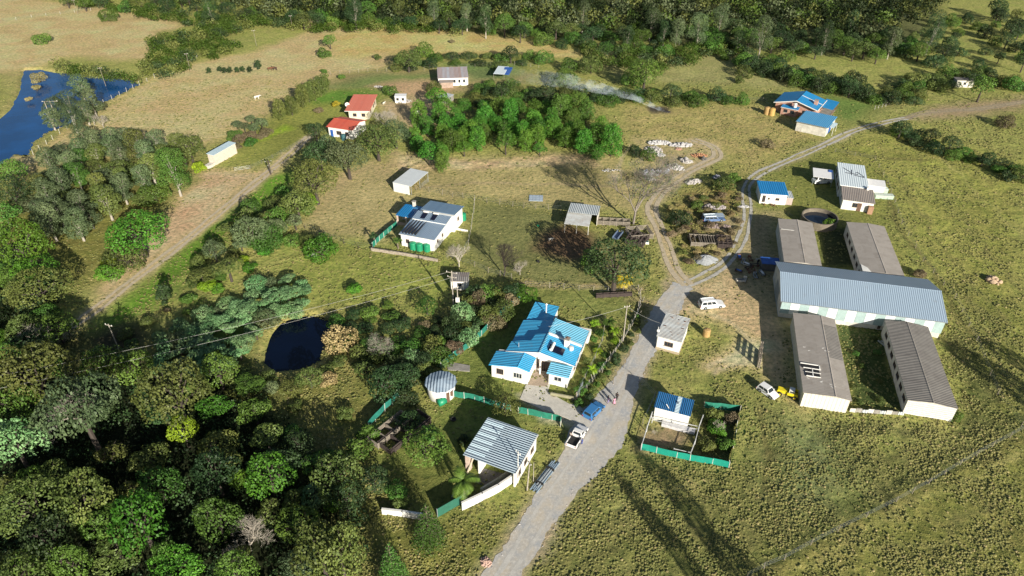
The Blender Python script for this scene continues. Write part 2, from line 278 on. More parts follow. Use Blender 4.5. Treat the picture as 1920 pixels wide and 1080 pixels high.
# tracks
MAIN=PX([(925,1110),(968,1045),(1035,935),(1090,855),(1130,800),(1165,735),(1195,675),(1222,625),(1250,580),(1283,535)])
T_L=PX([(578,256),(545,288),(497,328),(400,408),(320,473),(245,530),(180,580),(110,628),(40,680)])
T_R=PX([(1700,222),(1665,228),(1600,246),(1545,272),(1480,300),(1425,325),(1400,352),(1401,400),(1390,450),(1362,492),(1320,518),(1283,535)])
T_C=PX([(1290,535),(1265,505),(1250,465),(1235,425),(1222,390),(1245,355),(1285,325),(1330,303),(1345,292),(1335,275),(1300,262)])
T_P=PX([(780,352),(860,346),(960,344),(1060,346),(1140,350),(1200,370)]); T_F=PX([(1700,222),(1740,210),(1830,205),(1925,190)])
for ln,wd,cl in ((MAIN,4.6,(.33,.275,.2)),(T_L,2.2,(.37,.30,.19)),(T_R,2.4,(.28,.25,.14)),(T_C,2.8,(.38,.31,.20)),(T_F,2.0,(.30,.25,.19))):
    zone(ln,cl,1.2,.03,.0,px=False,line=True,width=wd*.62)
zone(T_P,(.30,.245,.15),.6,.04,.0,px=False,line=True,width=.5)
for ln in ([(1395,1090),(1470,1058),(1620,975),(1700,932),(1800,878),(1925,808)],): zone(PX(ln),(.28,.24,.09),.8,.1,.2,px=False,line=True,width=1.1)
for ln in ([(1655,345),(1690,430),(1740,500),(1790,570),(1850,700),(1900,800)],[(1425,770),(1445,900),(1455,1000)],[(1600,285),(1660,300),(1740,300)]): zone(PX(ln),(.13,.12,.05),.6,.05,.1,px=False,line=True,width=.5)
for ln,wd,cl in (([(1410,1090),(1470,1040),(1560,990),(1640,950),(1740,895),(1830,845),(1930,790)],1.5,(.07,.08,.035)),([(1800,640),(1830,700),(1850,780),(1830,830)],2.5,(.09,.095,.04)),([(1540,812),(1640,800),(1750,812)],1.2,(.08,.085,.04)),([(1452,780),(1458,900),(1452,1000)],.6,(.09,.09,.04)),([(1190,560),(1215,570),(1200,600)],1.4,(.32,.24,.16)),([(980,533),(1080,536),(1200,540)],.9,(.42,.30,.21))): zone(PX(ln),cl,1.2,.3,.9,px=False,line=True,width=wd,amount=.8)  # dark strips paint shade into the ground along the fence and right field
for ln in ([(1180,270),(1165,300),(1155,340)],[(1330,690),(1400,660),(1440,655)],[(1340,700),(1420,668)],[(1340,590),(1370,600),(1410,640)]): zone(PX(ln),(.42,.35,.24),.5,.03,0,px=False,line=True,width=.35)
WZ=-.55
POND1=[(48,132),(75,131),(100,137),(140,138),(190,145),(235,150),(262,158),(225,178),(180,198),(130,232),(90,248),(62,268),(55,292),(30,288),(-40,340),(-140,400),(-200,330),(-60,270),(0,225),(22,205),(38,175)]
POND2=[(558,597),(578,592),(600,597),(632,613),(606,635),(606,650),(600,675),(570,690),(520,694),(497,680),(503,655),(512,628),(530,607)]
GZ=LUMP*(fbm(GX,GY,1.7,5,2)-.5)*1.6
WATERM=np.zeros(GX.shape)
for pd in (POND1,POND2):
    P=PX(pd,WZ); d=sdf_poly(GX,GY,P)+.8*(vn(GX,GY,3,8)-.5); a=np.clip(.5-d/3.6,0,1); GZ=GZ*(1-a)-1.5*a*a*(3-2*a); WATERM=np.maximum(WATERM,a)
    e=np.clip(1-np.abs(d-1.2)/1.6,0,1)[...,None]*.6; C=C*(1-e)+np.array((.30,.25,.12))*e; DENS=np.maximum(DENS*(1-np.clip(a*3,0,1)),np.clip(1-np.abs(d-.6)/1.3,0,1)*(d>-.3))
for ln,wd in ((MAIN,5.6),(T_L,3),(T_R,3.4),(T_C,3.2),(T_F,3.2)):
    xs=[p[0] for p in ln];ys=[p[1] for p in ln]; m=(GX>min(xs)-9)&(GX<max(xs)+9)&(GY>min(ys)-9)&(GY<max(ys)+9)
    d=d_line(GX[m],GY[m],smooth_line(ln,6)); GZ[m]*=np.clip((d-wd)/1.5,0,1)
C=np.clip(C*1.22,0,.5); nr,nc=GX.shape; V=np.stack([GX,GY,GZ],-1).reshape(-1,3); ii=np.arange(nr*nc).reshape(nr,nc)
FA=np.stack([ii[:-1,:-1],ii[:-1,1:],ii[1:,1:],ii[1:,:-1]],-1).reshape(-1,4)
gm,t,b=nodes('grassland'); c=N(t,'ShaderNodeNewGeometry').outputs['Position']; vc=N(t,'ShaderNodeAttribute',attribute_name='landuse_shade')
n1=noise(t,1.1,c,5,.7); n2=noise(t,.22,c,4,.6); n3=noise(t,4.,c,3,.7)
base=vc.outputs['Color']; lum=vc.outputs['Alpha']
def mul(a_,b2):
    q=N(t,'ShaderNodeMath',operation='MULTIPLY')
    for i,v in enumerate((a_,b2)):
        if isinstance(v,(int,float)): q.inputs[i].default_value=v
        else: t.links.new(v,q.inputs[i])
    return q.outputs[0]
dk=mixc(t,1.,base,(.60,.68,.58),'MULTIPLY'); lt=mixc(t,1.,base,(1.30,1.22,1.10),'MULTIPLY')
cc=mixc(t,ramp(t,n1,.36,.62),dk,lt); gf=ramp(t,lum,.18,.5); inv=N(t,'ShaderNodeMath',operation='SUBTRACT'); inv.inputs[0].default_value=1.; t.links.new(ramp(t,n2,.35,.65),inv.inputs[1]); cc=mixc(t,mul(mul(inv.outputs[0],gf),.40),cc,mixc(t,1.,cc,(.72,1.0,.55),'MULTIPLY'))
cc=mixc(t,mul(mul(ramp(t,n3,.60,.72),gf),.50),cc,(.05,.055,.025)); cc=mixc(t,mul(ramp(t,n3,.36,.26),.45),cc,mixc(t,1.,base,(1.8,1.7,1.5),'MULTIPLY'))
t.links.new(cc,b.inputs['Base Color']); b.inputs['Roughness'].default_value=.95; b.inputs['Specular IOR Level'].default_value=.1
t.links.new(bump(t,n3,.07,.9,bump(t,n1,.30,.8)),b.inputs['Normal'])
me=npmesh('ground',V,FA,gm,True); ca=me.color_attributes.new('landuse_shade','FLOAT_COLOR','POINT'); ca.data.foreach_set('color',np.concatenate([C.reshape(-1,3),LUMP.reshape(-1,1)*4],1).astype(np.float32).ravel())
tag(link('ground',me),kind='structure')
# water
def water(name,pts,col,rough,grow=2.5):
    m,t,b=nodes(name+'_surface'); c=objc(t); b.inputs['Base Color'].default_value=(*col,1); b.inputs['Roughness'].default_value=rough; b.inputs['IOR'].default_value=1.33
    t.links.new(bump(t,noise(t,1.6,c,3),.05,.5),b.inputs['Normal']); t.links.new(mixc(t,ramp(t,noise(t,.12,c,3),.4,.7),col,tuple(x*1.5 for x in col)),b.inputs['Base Color'])
    P=[Vector((p[0],p[1],0)) for p in PX(pts,WZ)]; c0=sum(P,Vector())/len(P); Q=[]
    for i,p in enumerate(P):
        e=(P[(i+1)%len(P)]-P[i-1]).normalized(); n_=Vector((e.y,-e.x,0)); 
        if n_.dot(p-c0)<0 : n_=-n_
        Q.append(p+n_*grow)
    me=bpy.data.meshes.new(name); me.from_pydata([(p.x,p.y,WZ) for p in Q],[],[tuple(range(len(Q)))]); me.materials.append(m); tag(link(name,me),kind='structure')
water('reservoir_water',POND1,(.003,.046,.155),.12); water('pond_water',POND2,(.001,.003,.011),.08)
# roads as thin worn sheets
def road(name,line,width,mat,z=.03,off=0.,ragged=.35,seed=1,wide=None):
    ln=smooth_line(line,.7); m=MB(); n=len(ln); L_,R_=[],[]
    rd=random.Random(seed); ph=[rd.uniform(0,6) for _ in range(6)]
    for i,p in enumerate(ln):
        a=ln[max(i-1,0)];q=ln[min(i+1,n-1)]; e=Vector((q[0]-a[0],q[1]-a[1],0)).normalized(); nn=Vector((-e.y,e.x,0)); s_=i*.7
        jl=ragged*(math.sin(s_*.21+ph[0])+.4*math.sin(s_*1.1+ph[1])+rd.uniform(-.7,.7)); jr=ragged*(math.sin(s_*.17+ph[2])+.4*math.sin(s_*.9+ph[3])+rd.uniform(-.7,.7)); o=.12*math.sin(s_*.35+ph[4])
        c_=Vector((p[0],p[1],0))+nn*(off+o); wd=width/2+(wide[2]*math.exp(-((p[0]-wide[0])**2+(p[1]-wide[1])**2)/wide[3]**2) if wide else 0); L_.append(c_+nn*(wd+jl*.5)); R_.append(c_-nn*(wd+jr*.5))
    vs=[(v.x,v.y,z) for v in L_]+[(v.x,v.y,z) for v in R_]; m.add(vs,[(i,n+i,n+i+1,i+1) for i in range(n-1)]); return m.build(name,mat)
m,t,b=nodes('worn_road_gravel'); c=objc(t); a1=noise(t,.35,c,5,.6); a2=noise(t,2.5,c,5,.7); a3=noise(t,12,c,2)
cc=mixc(t,ramp(t,a1,.38,.62),(.46,.41,.335),(.35,.36,.37)); cc=mixc(t,ramp(t,a2,.48,.66),cc,(.53,.50,.45)); cc=mixc(t,ramp(t,a2,.42,.28),cc,(.34,.31,.27)); cc=mixc(t,ramp(t,a3,.64,.80),cc,(.36,.33,.29))
t.links.new(cc,b.inputs['Base Color']); b.inputs['Roughness'].default_value=.95; t.links.new(bump(t,a2,.035,.7),b.inputs['Normal']); roadm=m
rutm=plain('track_ruts',(.50,.42,.31),.95,.25,1.2,.03); rutg=plain('gravel_ruts',(.55,.53,.48),.95,.35,1.,.03); rutb=plain('track_tan',(.56,.47,.33),.95,.25,1.2,.03)
trk=plain('worn_wheel_track',(.55,.53,.49),.95,.2,.8,.02); tag(road('road',MAIN,4.1,roadm,.03,ragged=.7,wide=(*at(1125,812),1.9,9)),kind='structure')
def ruts(name,line,mat,gap=1.7,wd=.75):
    a=road(name,line,wd,mat,.03,gap/2,.18,3); b_=road(name,line,wd,mat,.03,-gap/2,.18,4)
    me=a.data; v=[tuple(x.co) for x in me.vertices]+[tuple(x.co) for x in b_.data.vertices]; k=len(me.vertices); f=[tuple(p.vertices) for p in me.polygons]+[tuple(i+k for i in p.vertices) for p in b_.data.polygons]
    bpy.data.objects.remove(b_); nm=bpy.data.meshes.new(name); nm.from_pydata(v,[],f); nm.materials.append(mat); a.data=nm; return tag(a,kind='structure')
ruts('wheel_tracks',MAIN,trk,1.75,.55).location.z=.008; ruts('dirt_track',T_L,rutb,1.5,.8).location.z=.012; ruts('gravel_track',T_R,rutg,1.6,.7).location.z=.017; ruts('farm_track',T_C,rutb,1.8,1.0).location.z=.022; ruts('field_track',T_F,plain('faint_track',(.36,.30,.20),.95,.3,1.2,.03),1.5,.6).location.z=.027
# ---------------- buildings ----------------
class Fr:      # a right-angled plan frame found from three roof corners at height z
    def __init__(s,nl,nr,fl,z):
        a=at(*nl,z);b=at(*nr,z);d=at(*fl,z); aa=math.atan2(b[1]-a[1],b[0]-a[0]);ad=math.atan2(d[1]-a[1],d[0]-a[0])-math.pi/2
        s.W=math.hypot(b[0]-a[0],b[1]-a[1]); s.D=math.hypot(d[0]-a[0],d[1]-a[1]); s.r=(aa*s.W+ad*s.D)/(s.W+s.D); s.o=a
    def loc(s,px,py,z=0):
        p=at(px,py,z); x=p[0]-s.o[0];y=p[1]-s.o[1];c_,s_=math.cos(s.r),math.sin(s.r); return (x*c_+y*s_,-x*s_+y*c_)
    def root(s,name,label,cat,group=None): return empty(name,(s.o[0],s.o[1],0),s.r,label,cat,group)
def roof_slab(root,pts,mat,name='roof',t=.08): return MB().slab(pts,t).build(name,mat,root)
def mono(root,x0,x1,y0,y1,z0,z1,mat,name='roof',along='y',t=.08):   # z0 at the low coordinate side
    if along=='y': return roof_slab(root,[(x0,y0,z0),(x1,y0,z0),(x1,y1,z1),(x0,y1,z1)],mat,name,t)
    return roof_slab(root,[(x0,y0,z0),(x1,y0,z1),(x1,y1,z1),(x0,y1,z0)],mat,name,t)
def gable(root,x0,x1,y0,y1,ze,zr,mat,axis='x',at_=.5,ze2=None,name='roof',t=.08):
    ze2=ze if ze2 is None else ze2; m=MB()
    if axis=='x':
        ym=y0+(y1-y0)*at_; m.slab([(x0,y0,ze),(x1,y0,ze),(x1,ym,zr),(x0,ym,zr)],t).slab([(x0,ym+.01,zr),(x1,ym+.01,zr),(x1,y1,ze2),(x0,y1,ze2)],t)
        r=m.build(name,mat,root); MB().prism([(ym-.18,zr-.02),(ym,zr+.06),(ym+.18,zr-.02)],x0-.03,x1+.03,'x').build('ridge_cap',mat,r)
    else:
        xm=x0+(x1-x0)*at_; m.slab([(x0,y0,ze),(xm,y0,zr),(xm,y1,zr),(x0,y1,ze)],t).slab([(xm+.01,y0,zr),(x1,y0,ze2),(x1,y1,ze2),(xm+.01,y1,zr)],t)
        r=m.build(name,mat,root); MB().prism([(xm-.18,zr-.02),(xm,zr+.06),(xm+.18,zr-.02)],y0-.03,y1+.03,'y').build('ridge_cap',mat,r)
    return r
def walls(root,prof,a0,a1,mat,axis='x',name='wall'): return MB().prism(prof,a0,a1,axis).build(name,mat,root)
def wbox(root,x0,x1,y0,y1,z0,z1,mat,name='wall'): return MB().box(x0,x1,y0,y1,z0,z1).build(name,mat,root)
def window(root,side,pos,u,w_,z,h_,fm=None,nx=2,name='window',gm_=None):
    """side -y,+y,-x,+x ; pos wall coordinate; u centre along the wall; z sill"""
    fm=fm or framem; m=MB(); g=MB(); s_=-1 if side[0]=='-' else 1; a,b_=pos+s_*.002,pos+s_*.06; g0,g1=pos+s_*.004,pos+s_*.03
    def bx(mb,u0,u1,z0,z1,p,q):
        p,q=min(p,q),max(p,q)
        if side[1]=='y': mb.box(u0,u1,p,q,z0,z1)
        else: mb.box(p,q,u0,u1,z0,z1)
    k=.07
    bx(m,u-w_/2,u+w_/2,z,z+k,a,b_); bx(m,u-w_/2,u+w_/2,z+h_-k,z+h_,a,b_)
    for i in range(nx+1):
        uu=u-w_/2+k/2+(w_-k)*i/nx; bx(m,uu-k/2,uu+k/2,z+k,z+h_-k,a,b_)
    f=m.build(name,fm,root); bx(g,u-w_/2+k,u+w_/2-k,z+k,z+h_-k,g0,g1); g.build('pane',gm_ or glass,f)
    if name=='window':
        sl_=MB(); bx(sl_,u-w_/2-.08,u+w_/2+.08,z-.09,z-.01,pos+s_*.002,pos+s_*.12); sl_.build('sill',whited,f)
    return f
def door(root,side,pos,u,w_=.9,h_=2.05,mat=None,z=0.05):
    m=MB(); s_=-1 if side[0]=='-' else 1; p,q=sorted((pos+s_*.002,pos+s_*.05))
    if side[1]=='y': m.box(u-w_/2,u+w_/2,p,q,z,z+h_)
    else: m.box(p,q,u-w_/2,u+w_/2,z,z+h_)
    d=m.build('door',mat or framem,root); k=MB(); p,q=sorted((pos+s_*.05,pos+s_*.11))
    if side[1]=='y': k.box(u+w_*.3,u+w_*.38,p,q,z+1,z+1.06)
    else: k.box(p,q,u+w_*.3,u+w_*.38,z+1,z+1.06)
    k.build('handle',steel,d); return d
def gutter(root,x0,x1,y0,y1,z,mat,name='gutter'): return MB().box(x0,x1,y0,y1,z-.14,z-.015).build(name,mat,root)
def downpipe(root,x,y,z): return MB().tube((x,y,0),(x,y,z),.05,n=6).build('downpipe',framew,root)
B1=roofm('sky_blue_sheet',(.05,.37,.66),(.06,.40,.70),'y',.42,.42,.3,(.18,.30,.40),1.1,.07); B1x=roofm('sky_blue_sheet_x',(.05,.37,.66),(.06,.42,.72),'x',.42,.42,.3,(.18,.30,.40),1.1,.07)
BP=roofm('faded_blue_sheet',(.16,.48,.68),(.20,.54,.74),'y',.42,.4,.25,(.2,.3,.35),1.1,.10)
BF=roofm('deep_blue_sheet',(.012,.17,.42),(.016,.20,.46),'x',.5,.4,.1,(.05,.10,.2),1.1,.06)
GR1=roofm('slate_blue_shaded',(.13,.21,.32),(.16,.25,.36),'x',.34,.42,.15,(.1,.1,.12),.9,.07); GR2=roofm('light_grey_sheet',(.30,.38,.46),(.36,.44,.50),'x',.45,.45,.3,(.2,.18,.15),.9,.08)
PUR=roofm('shed_grey_blue_sheet',(.25,.33,.42),(.27,.35,.44),'x',.36,.42,.2,(.2,.2,.2),1.6,.05)
ASB=roofm('old_fibre_cement_sheet',(.29,.262,.235),(.335,.305,.275),'y',.36,.9,.6,(.17,.14,.11),1.1,.015,rowl=1.6); ASBd=roofm('dark_fibre_cement_sheet',(.19,.175,.16),(.23,.215,.195),'y',.42,.85,.6,(.09,.08,.07),1.1,.06,rowl=2.5)
WHT=roofm('white_sheet_roof',(.58,.66,.70),(.63,.70,.74),'x',.5,.5,.1,(.4,.42,.45),1.2,.04); BRN=roofm('brownish_old_sheet',(.25,.22,.20),(.29,.25,.22),'x',.4,.8,.5,(.15,.10,.08),.9,.05)
RED=roofm('red_roof_sheet',(.50,.085,.05),(.58,.12,.07),'x',.45,.55,.3,(.45,.2,.16),.9,.08); RST=roofm('rusting_sheet',(.40,.42,.46),(.36,.24,.20),'x',.45,.6,.6,(.33,.17,.13),.8,.06)
ZNC=roofm('zinc_sheet',(.50,.54,.56),(.42,.46,.48),'x',.4,.45,.35,(.28,.22,.16),.8,.08); ZRU=roofm('patchy_zinc_sheet',(.60,.63,.63),(.50,.50,.48),'y',.35,.5,.7,(.30,.20,.13),.8,.10,rowl=2.)
STRP=roofm('translucent_sheet',(.60,.74,.80),(.55,.70,.78),'y',.3,.4,.1,(.5,.55,.55),.9,.06)
# long blue-grey shed
f=Fr((1467,563),(1773,600),(1460,492),3.8); W,D=f.W,f.D
r=f.root('farm_shed','long shed with blue-grey ribbed roof and banded pale panels on its long side','shed')
gable(r,-.3,W+.2,-.3,D+.3,3.8,5.8,PUR,'x'); walls(r,[(.05,-.5),(.05,3.72),(D/2,5.66),(D-.05,3.72),(D-.05,-.5)],0,W-.1,whited)
n=17
for i in range(n):
    a=W*i/n; MB().box(a+.02,a+W/n-.02,-.06,.045,1.0,3.6).build('clear_panel' if i%2 else 'cladding_panel',plain('white_cladding',(.80,.84,.84),.5,.08) if i%2 else plain('pale_green_cladding',(.36,.48,.48),.6,.15,1.2),r)
gutter(r,-.3,W+.2,-.42,-.31,3.8,steel); MB().box(-.06,-.005,D*.3,D*.62,0,3.2).build('sliding_door',steel,r)
window(r,'-y',.05,8.3,.5,.2,.9); window(r,'-y',.05,17.5,.5,.2,.9)
def pig(nl,nr,fl,z,label,mat,ridge=None,zr=0,wm=whited,extra=None):
    f=Fr(nl,nr,fl,z); W,D=f.W,f.D; r=f.root('livestock_shed',label,'shed','grey roofed sheds around the long shed')
    if ridge: gable(r,0,W,0,D,z,z+zr,mat,'y',ridge,z-.1); walls(r,[(.15,-.4),(.15,z-.05),(W*ridge,z+zr-.13),(W-.15,z-.17),(W-.15,-.4)],.2,D-.2,wm,'y')
    else: mono(r,0,W,0,D,z,z,mat); walls(r,[(.15,-.4),(.15,z-.1),(W-.15,z-.1),(W-.15,-.4)],.2,D-.2,wm,'y')
    return f,r,W,D
f,r,W,D=pig((1470,490),(1541,497),(1462,410),3.2,'weathered grey roofed shed behind the long shed, left one beside the round reservoir',ASB,.55,.25)
MB().box(.3,3.0,D*.72,D*.72+.14,3.36,3.40).build('white_batten',white,r)
f,r,W,D=pig((1617,509),(1695,514),(1595,417),3.2,'weathered grey roofed shed behind the long shed, right one beside the open pasture',ASB,.55,.25)
for k in range(6): window(r,'-x',.15,2+k*3.,1.4,1.3,.8)
MB().slab([(.05,-.25,3.27),(1.6,.05,3.33),(1.2,1.4,3.36),(.1,2.6,3.31)],.03).build('pale_sheet_patch',white,r)
f,r,W,D=pig((1506,736),(1598,752),(1485,586),3.,'grey roofed shed in front of the long shed with broken skylight openings in its roof',ASB,.66,.25,plain('cream_shed_end',(.66,.62,.50),.8,.2,1.5))
q=MB(); 
for (a,b_,c_,d_) in ((.2,2.9,6.35,6.95),(.8,1.75,4.2,5.9),(1.95,2.9,4.2,5.9)): q.box(a,b_,c_,d_,3.14,3.2)
q.build('roof_opening',plain('dark_hole',(.012,.012,.016),.9,.1),r)
q=MB(); q.box(.1,3.1,7.0,7.15,3.1,3.30); q.box(2.95,3.12,6.2,7.15,3.1,3.30); q.box(.5,3.2,6.0,6.1,3.1,3.26); q.box(1.78,1.92,4.1,6.0,3.1,3.25); q.box(.7,3.1,5.0,5.1,3.1,3.26); q.box(.8,3.0,4.05,4.14,3.1,3.25); q.build('white_batten',white,r)
q=MB(); rd=random.Random(3)
for k in range(9):
    x,y=rd.uniform(.8,4.4),rd.choice([rd.uniform(2,4),rd.uniform(10,12)]); a=rd.uniform(-.6,.6); l=rd.uniform(.3,.9); z=3.0+.25*x/(W*.66)+.02; MB().slab([(x,y,z),(x+l,y+a,z),(x+l,y+a+.1,z),(x,y+.12,z)],.02).build('broken_sheet_edge',white,r)
MB().slab([(W*.66+.1,D*.45,3.25),(W-.1,D*.45,2.92),(W-.1,D*.88,2.92),(W*.66+.1,D*.88,3.25)],.01).build('dark_sheets',ASBd,r)
q=MB()
for k in range(12): q.box(.2+k*(W-.5)/12,.2+(k+.93)*(W-.5)/12,.12,.19,0,2.9)
q.build('end_cladding',plain('cream_ribs',(.74,.72,.65),.7,.15),r)
f,r,W,D=pig((1702,750),(1799,771),(1652,599),3.,'dark ridged roof shed with white plank end wall, nearest the far right field',ASBd,.5,.3)
q=MB()
for k in range(7): q.box(.1,W-.1,.08,.19,.15+k*.40,.15+k*.40+.30)
q.build('plank_end_wall',plain('white_planks',(.76,.74,.69),.7,.2,2.),r)
for k in range(7): window(r,'-x',.15,1.8+k*2.7,1.5,1.4,.8)
# low panel wall between the two front sheds
a=P3(1592,772);b_=P3(1694,779); r=empty('panel_wall',a,math.atan2(b_.y-a.y,b_.x-a.x),'low wall of pale loose sheets between the two front sheds','wall'); Lw=(b_-a).length
for k in range(9): wbox(r,k*Lw/9+.03,(k+1)*Lw/9-.03,-.04+.03*(k%2),.04+.03*(k%2),-.2,.75+.12*math.sin(k*2.3),(whited,concrete,ZNC)[k%3],'panel')
# steel lengths leaning in the yard
r=empty('steel_beams',P3(1645,640),math.radians(-70),'two long pale steel lengths lying in the shaded yard','beam')
MB().box(0,6,0,.18,.05,.25).build('beam',steel,r); MB().box(.2,6.3,.5,.66,.05,.25).build('beam',steel,r)
# white house
f=Fr((1575,346),(1632,356),(1564,304),3.2); r=f.root('farmhouse','white house with pale flat roof and brownish front roof near the right field','house')
wbox(r,.15,6.35,.1,13.,-.4,3.05,white); mono(r,0,6.5,0,13.2,3.15,3.3,WHT); wbox(r,.6,7.3,-6.5,.08,-.4,2.6,white); mono(r,.3,7.5,-6.8,-.02,2.62,2.95,BRN,'porch_roof')
wbox(r,7.0,10.9,4.8,8.1,-.2,1.95,white,'annex_wall'); mono(r,6.55,11.1,4.6,8.2,1.97,2.1,plain('white_flat_roof',(.80,.80,.80),.6,.06),'annex_roof')
for (x0,y0,x1,y1,w_) in ((1.2,10.2,3.2,7.6,.25),(1.6,7.4,4.6,7.2,.35),(3.2,9.6,3.0,6.4,.2),(3.6,6.6,5.9,5.9,.35),(4.4,8.6,5.9,6.2,.25),(3.9,7.9,4.6,8.5,.2)):  # dark streaks paint a cast shadow onto the flat roof
    e=Vector((y0-y1,x1-x0,0)).normalized()*w_/2; zf=lambda y:3.16+.15*y/13.2+.012
    roof_slab(r,[(x0-e.x,y0-e.y,zf(y0)),(x1-e.x,y1-e.y,zf(y1)),(x1+e.x,y1+e.y,zf(y1)),(x0+e.x,y0+e.y,zf(y0))],plain('roof_shadow_paint',(.03,.035,.06),.8,.1),'shadow_streak',.008)
window(r,'-y',-6.5,3.4,1.1,.9,1.1); door(r,'-y',-6.5,4.4); wbox(r,6.3,7.4,-7.3,-6.5,0,1.9,plain('brick_store',(.42,.25,.16),.9,.3,3),'brick_hob')
for u in (1.5,4.,9.,11.5): window(r,'-x',.15,u,1.2,1.,1.1)
window(r,'-x',.6,-3,1.3,.9,1.1,framew)
wbox(r,6.0,6.5,-.6,.2,2.9,3.6,white,'chimney')
r2=f.root('carport','white roofed carport against the left side of the white flat roofed house','carport'); mono(r2,-5.8,-.95,4.5,9.7,2.4,2.5,plain('white_flat_roof',(.80,.80,.80),.6,.06))
for x,y in ((-5.6,4.7),(-5.6,9.5),(-1.2,4.7)): MB().tube((x,y,0),(x,y,2.33),.05).build('post',steel,r2)
MB().box(-2.1,-1.2,8.2,9.4,2.51,2.6).build('blue_sheet',bluep,r2)
for px,py,lab,w_,d_,h_ in ((1657,360,'small pale green box beside the white flat roofed house',1.3,1.4,1.0),(1656,371,'long pale green trunk lid below the small box beside the white house',4.2,1.3,.8)):
    p=P3(px,py); r=empty('storage_box',p,math.radians(-6),lab,'box'); wbox(r,-w_/2,w_/2,-d_/2,d_/2,0,h_,plain('pale_green_paint',(.42,.55,.45),.6,.15),'body'); wbox(r,-w_/2-.05,w_/2+.05,-d_/2-.05,d_/2+.05,h_,h_+.08,plain('pale_lid',(.60,.68,.60),.6,.1),'lid')
# small white house with blue roof
f=Fr((1427,362),(1477,363),(1425,341),2.8); W,D=f.W,f.D; r=f.root('cottage','small white cottage with flat deep blue roof beside the gravel track','house')
mono(r,-.2,W+.1,-.2,D,2.8,3.1,BF); walls(r,[(.1,-.4),(.1,2.7),(D-.2,2.98),(D-.2,-.4)],.1,W-.15,white); window(r,'-y',.1,.95,.7,.5,1.7); window(r,'-y',.1,2.1,.4,1.2,.5); window(r,'-y',.1,4.1,.9,1.1,.6)
mono(r,W+.12,W+1.5,.2,3.8,1.9,2.0,ZNC,'lean_to_roof'); wbox(r,W-.1,W+1.4,.3,3.6,-.2,1.85,plain('pinkish_wall',(.50,.40,.36),.8,.2),'lean_to')
for k,(u,v) in enumerate(((1.2,-.6),(2.9,-.5),(3.5,-.7))): p=MB().lathe([(.22,0),(.28,.35)],u,v,8).build('pot',rust,r)
# hut beside the road
f=Fr((1233,629),(1277,640),(1251,590),3.); W,D=f.W,f.D; r=f.root('hut','white hut with grey ribbed roof standing at the right edge of the road','hut')
mono(r,-.15,W+.15,-.2,D+.2,3.,3.3,ZRU); walls(r,[(0.05,-.4),(.05,2.9),(D-.05,3.18),(D-.05,-.4)],.05,W-.05,white); wbox(r,-.06,W+.06,-.06,D*.6,-.4,.45,plain('sandy_plinth',(.46,.38,.26),.9,.2),'plinth'); window(r,'-y',.05,W*.52,1.5,1.2,.95,framem,3)
q=MB(); rd=random.Random(5)
for k in range(14):
    x,y=rd.uniform(.2,W-.6),rd.uniform(.3,D-.5); q.box(x,x+rd.uniform(.15,.5),y,y+.09,3.+.3*y/D+.02,3.+.3*y/D+.07)
q.build('roof_stone',rust,r); q=MB(); q.tube((-.2,.9,0),(-.2,.9,4.2),.05); q.box(-.35,.1,.8,1.,3.2,3.6); q.build('meter_pole',framew,r); MB().tube((2.,D-.2,3.2),(2.,D-.2,4.1),.04).build('aerial',steel,r)
# blue hut and pens
f=Fr((1228,762),(1294,778),(1237,737),2.9); W,D=f.W,f.D; r=f.root('hut','small white hut with dark blue ribbed roof behind the sandy pen','hut')
BH=roofm('navy_rib_sheet',(.02,.12,.30),(.03,.15,.35),'x',.28,.35,.1,(.1,.1,.15),.9,.12)
mono(r,-.1,W+.1,-.15,D+.15,2.9,3.1,BH); walls(r,[(0.05,-.4),(.05,2.8),(D-.05,3.0),(D-.05,-.4)],.05,W-.05,white); roof_slab(r,[(3.,-.17,2.93),(3.65,-.17,2.93),(3.65,D+.1,3.13),(3.,D+.1,3.13)],STRP,'skylight',.02)
MB().lathe([(.12,0),(.12,.25),(.02,.3)],3.3,D*.55,8).build('vent',steel,r).location.z=3.05; q=MB().tube((2.1,.3,2.95),(1.6,.5,3.5),.05); q.build('vent_pipe',white,r); wbox(r,1.5,W+1.2,-.9,.0,-.1,.55,plain('white_tarpaulin',(.62,.62,.64),.6,.25,2),'tarpaulin')
# big sky blue house
f=Fr((948,658),(1075,683),(987.5,592.5),3.2); r=f.root('farmhouse','large white house with bright sky blue roofs and chimney beside the road','house')
zl=lambda x:3.2+1.3*x/6.
MB().slab([(0,0,3.2),(6,0,4.5),(6,5.2,4.5),(3.75,5.0,zl(3.75)),(3.5,3.2,zl(3.5)),(.1,2.8,3.2)],.12).build('roof',B1,r)
MB().slab([(0,2.5,2.6),(5.95,2.5,3.85),(5.95,9.9,3.85),(0,9.9,2.6)],.1).build('rear_roof',B1,r)
MB().slab([(6.01,0,4.5),(12.,0,3.2),(12.,5.,3.2),(6.01,5.,4.5)],.12).build('roof',B1,r); MB().slab([(6.01,5.3,4.45),(12.1,5.3,3.15),(12.1,9.9,3.15),(6.01,9.9,4.45)],.12).build('faded_roof',BP,r)
walls(r,[(6.01,-.5),(6.01,4.3),(11.6,3.12),(11.6,-.5)],.5,9.6,white,'y'); walls(r,[(.4,-.5),(.4,2.5),(6.0,3.7),(6.0,-.5)],.5,9.6,white,'y'); walls(r,[(.4,2.51),(.4,3.1),(6.0,4.3),(6.0,3.71)],.5,2.75,white,'y','upper_wall')
MB().slab([(6.05,5.01,4.85),(11.9,5.01,3.55),(11.9,5.28,3.55),(6.05,5.28,4.85)],.45).build('parapet',white,r)
q=MB(); q.slab([(5.85,-.04,4.57),(6.15,-.04,4.57),(6.15,9.95,4.57),(5.85,9.95,4.57)],.05); q.build('ridge_cap',BP,r)
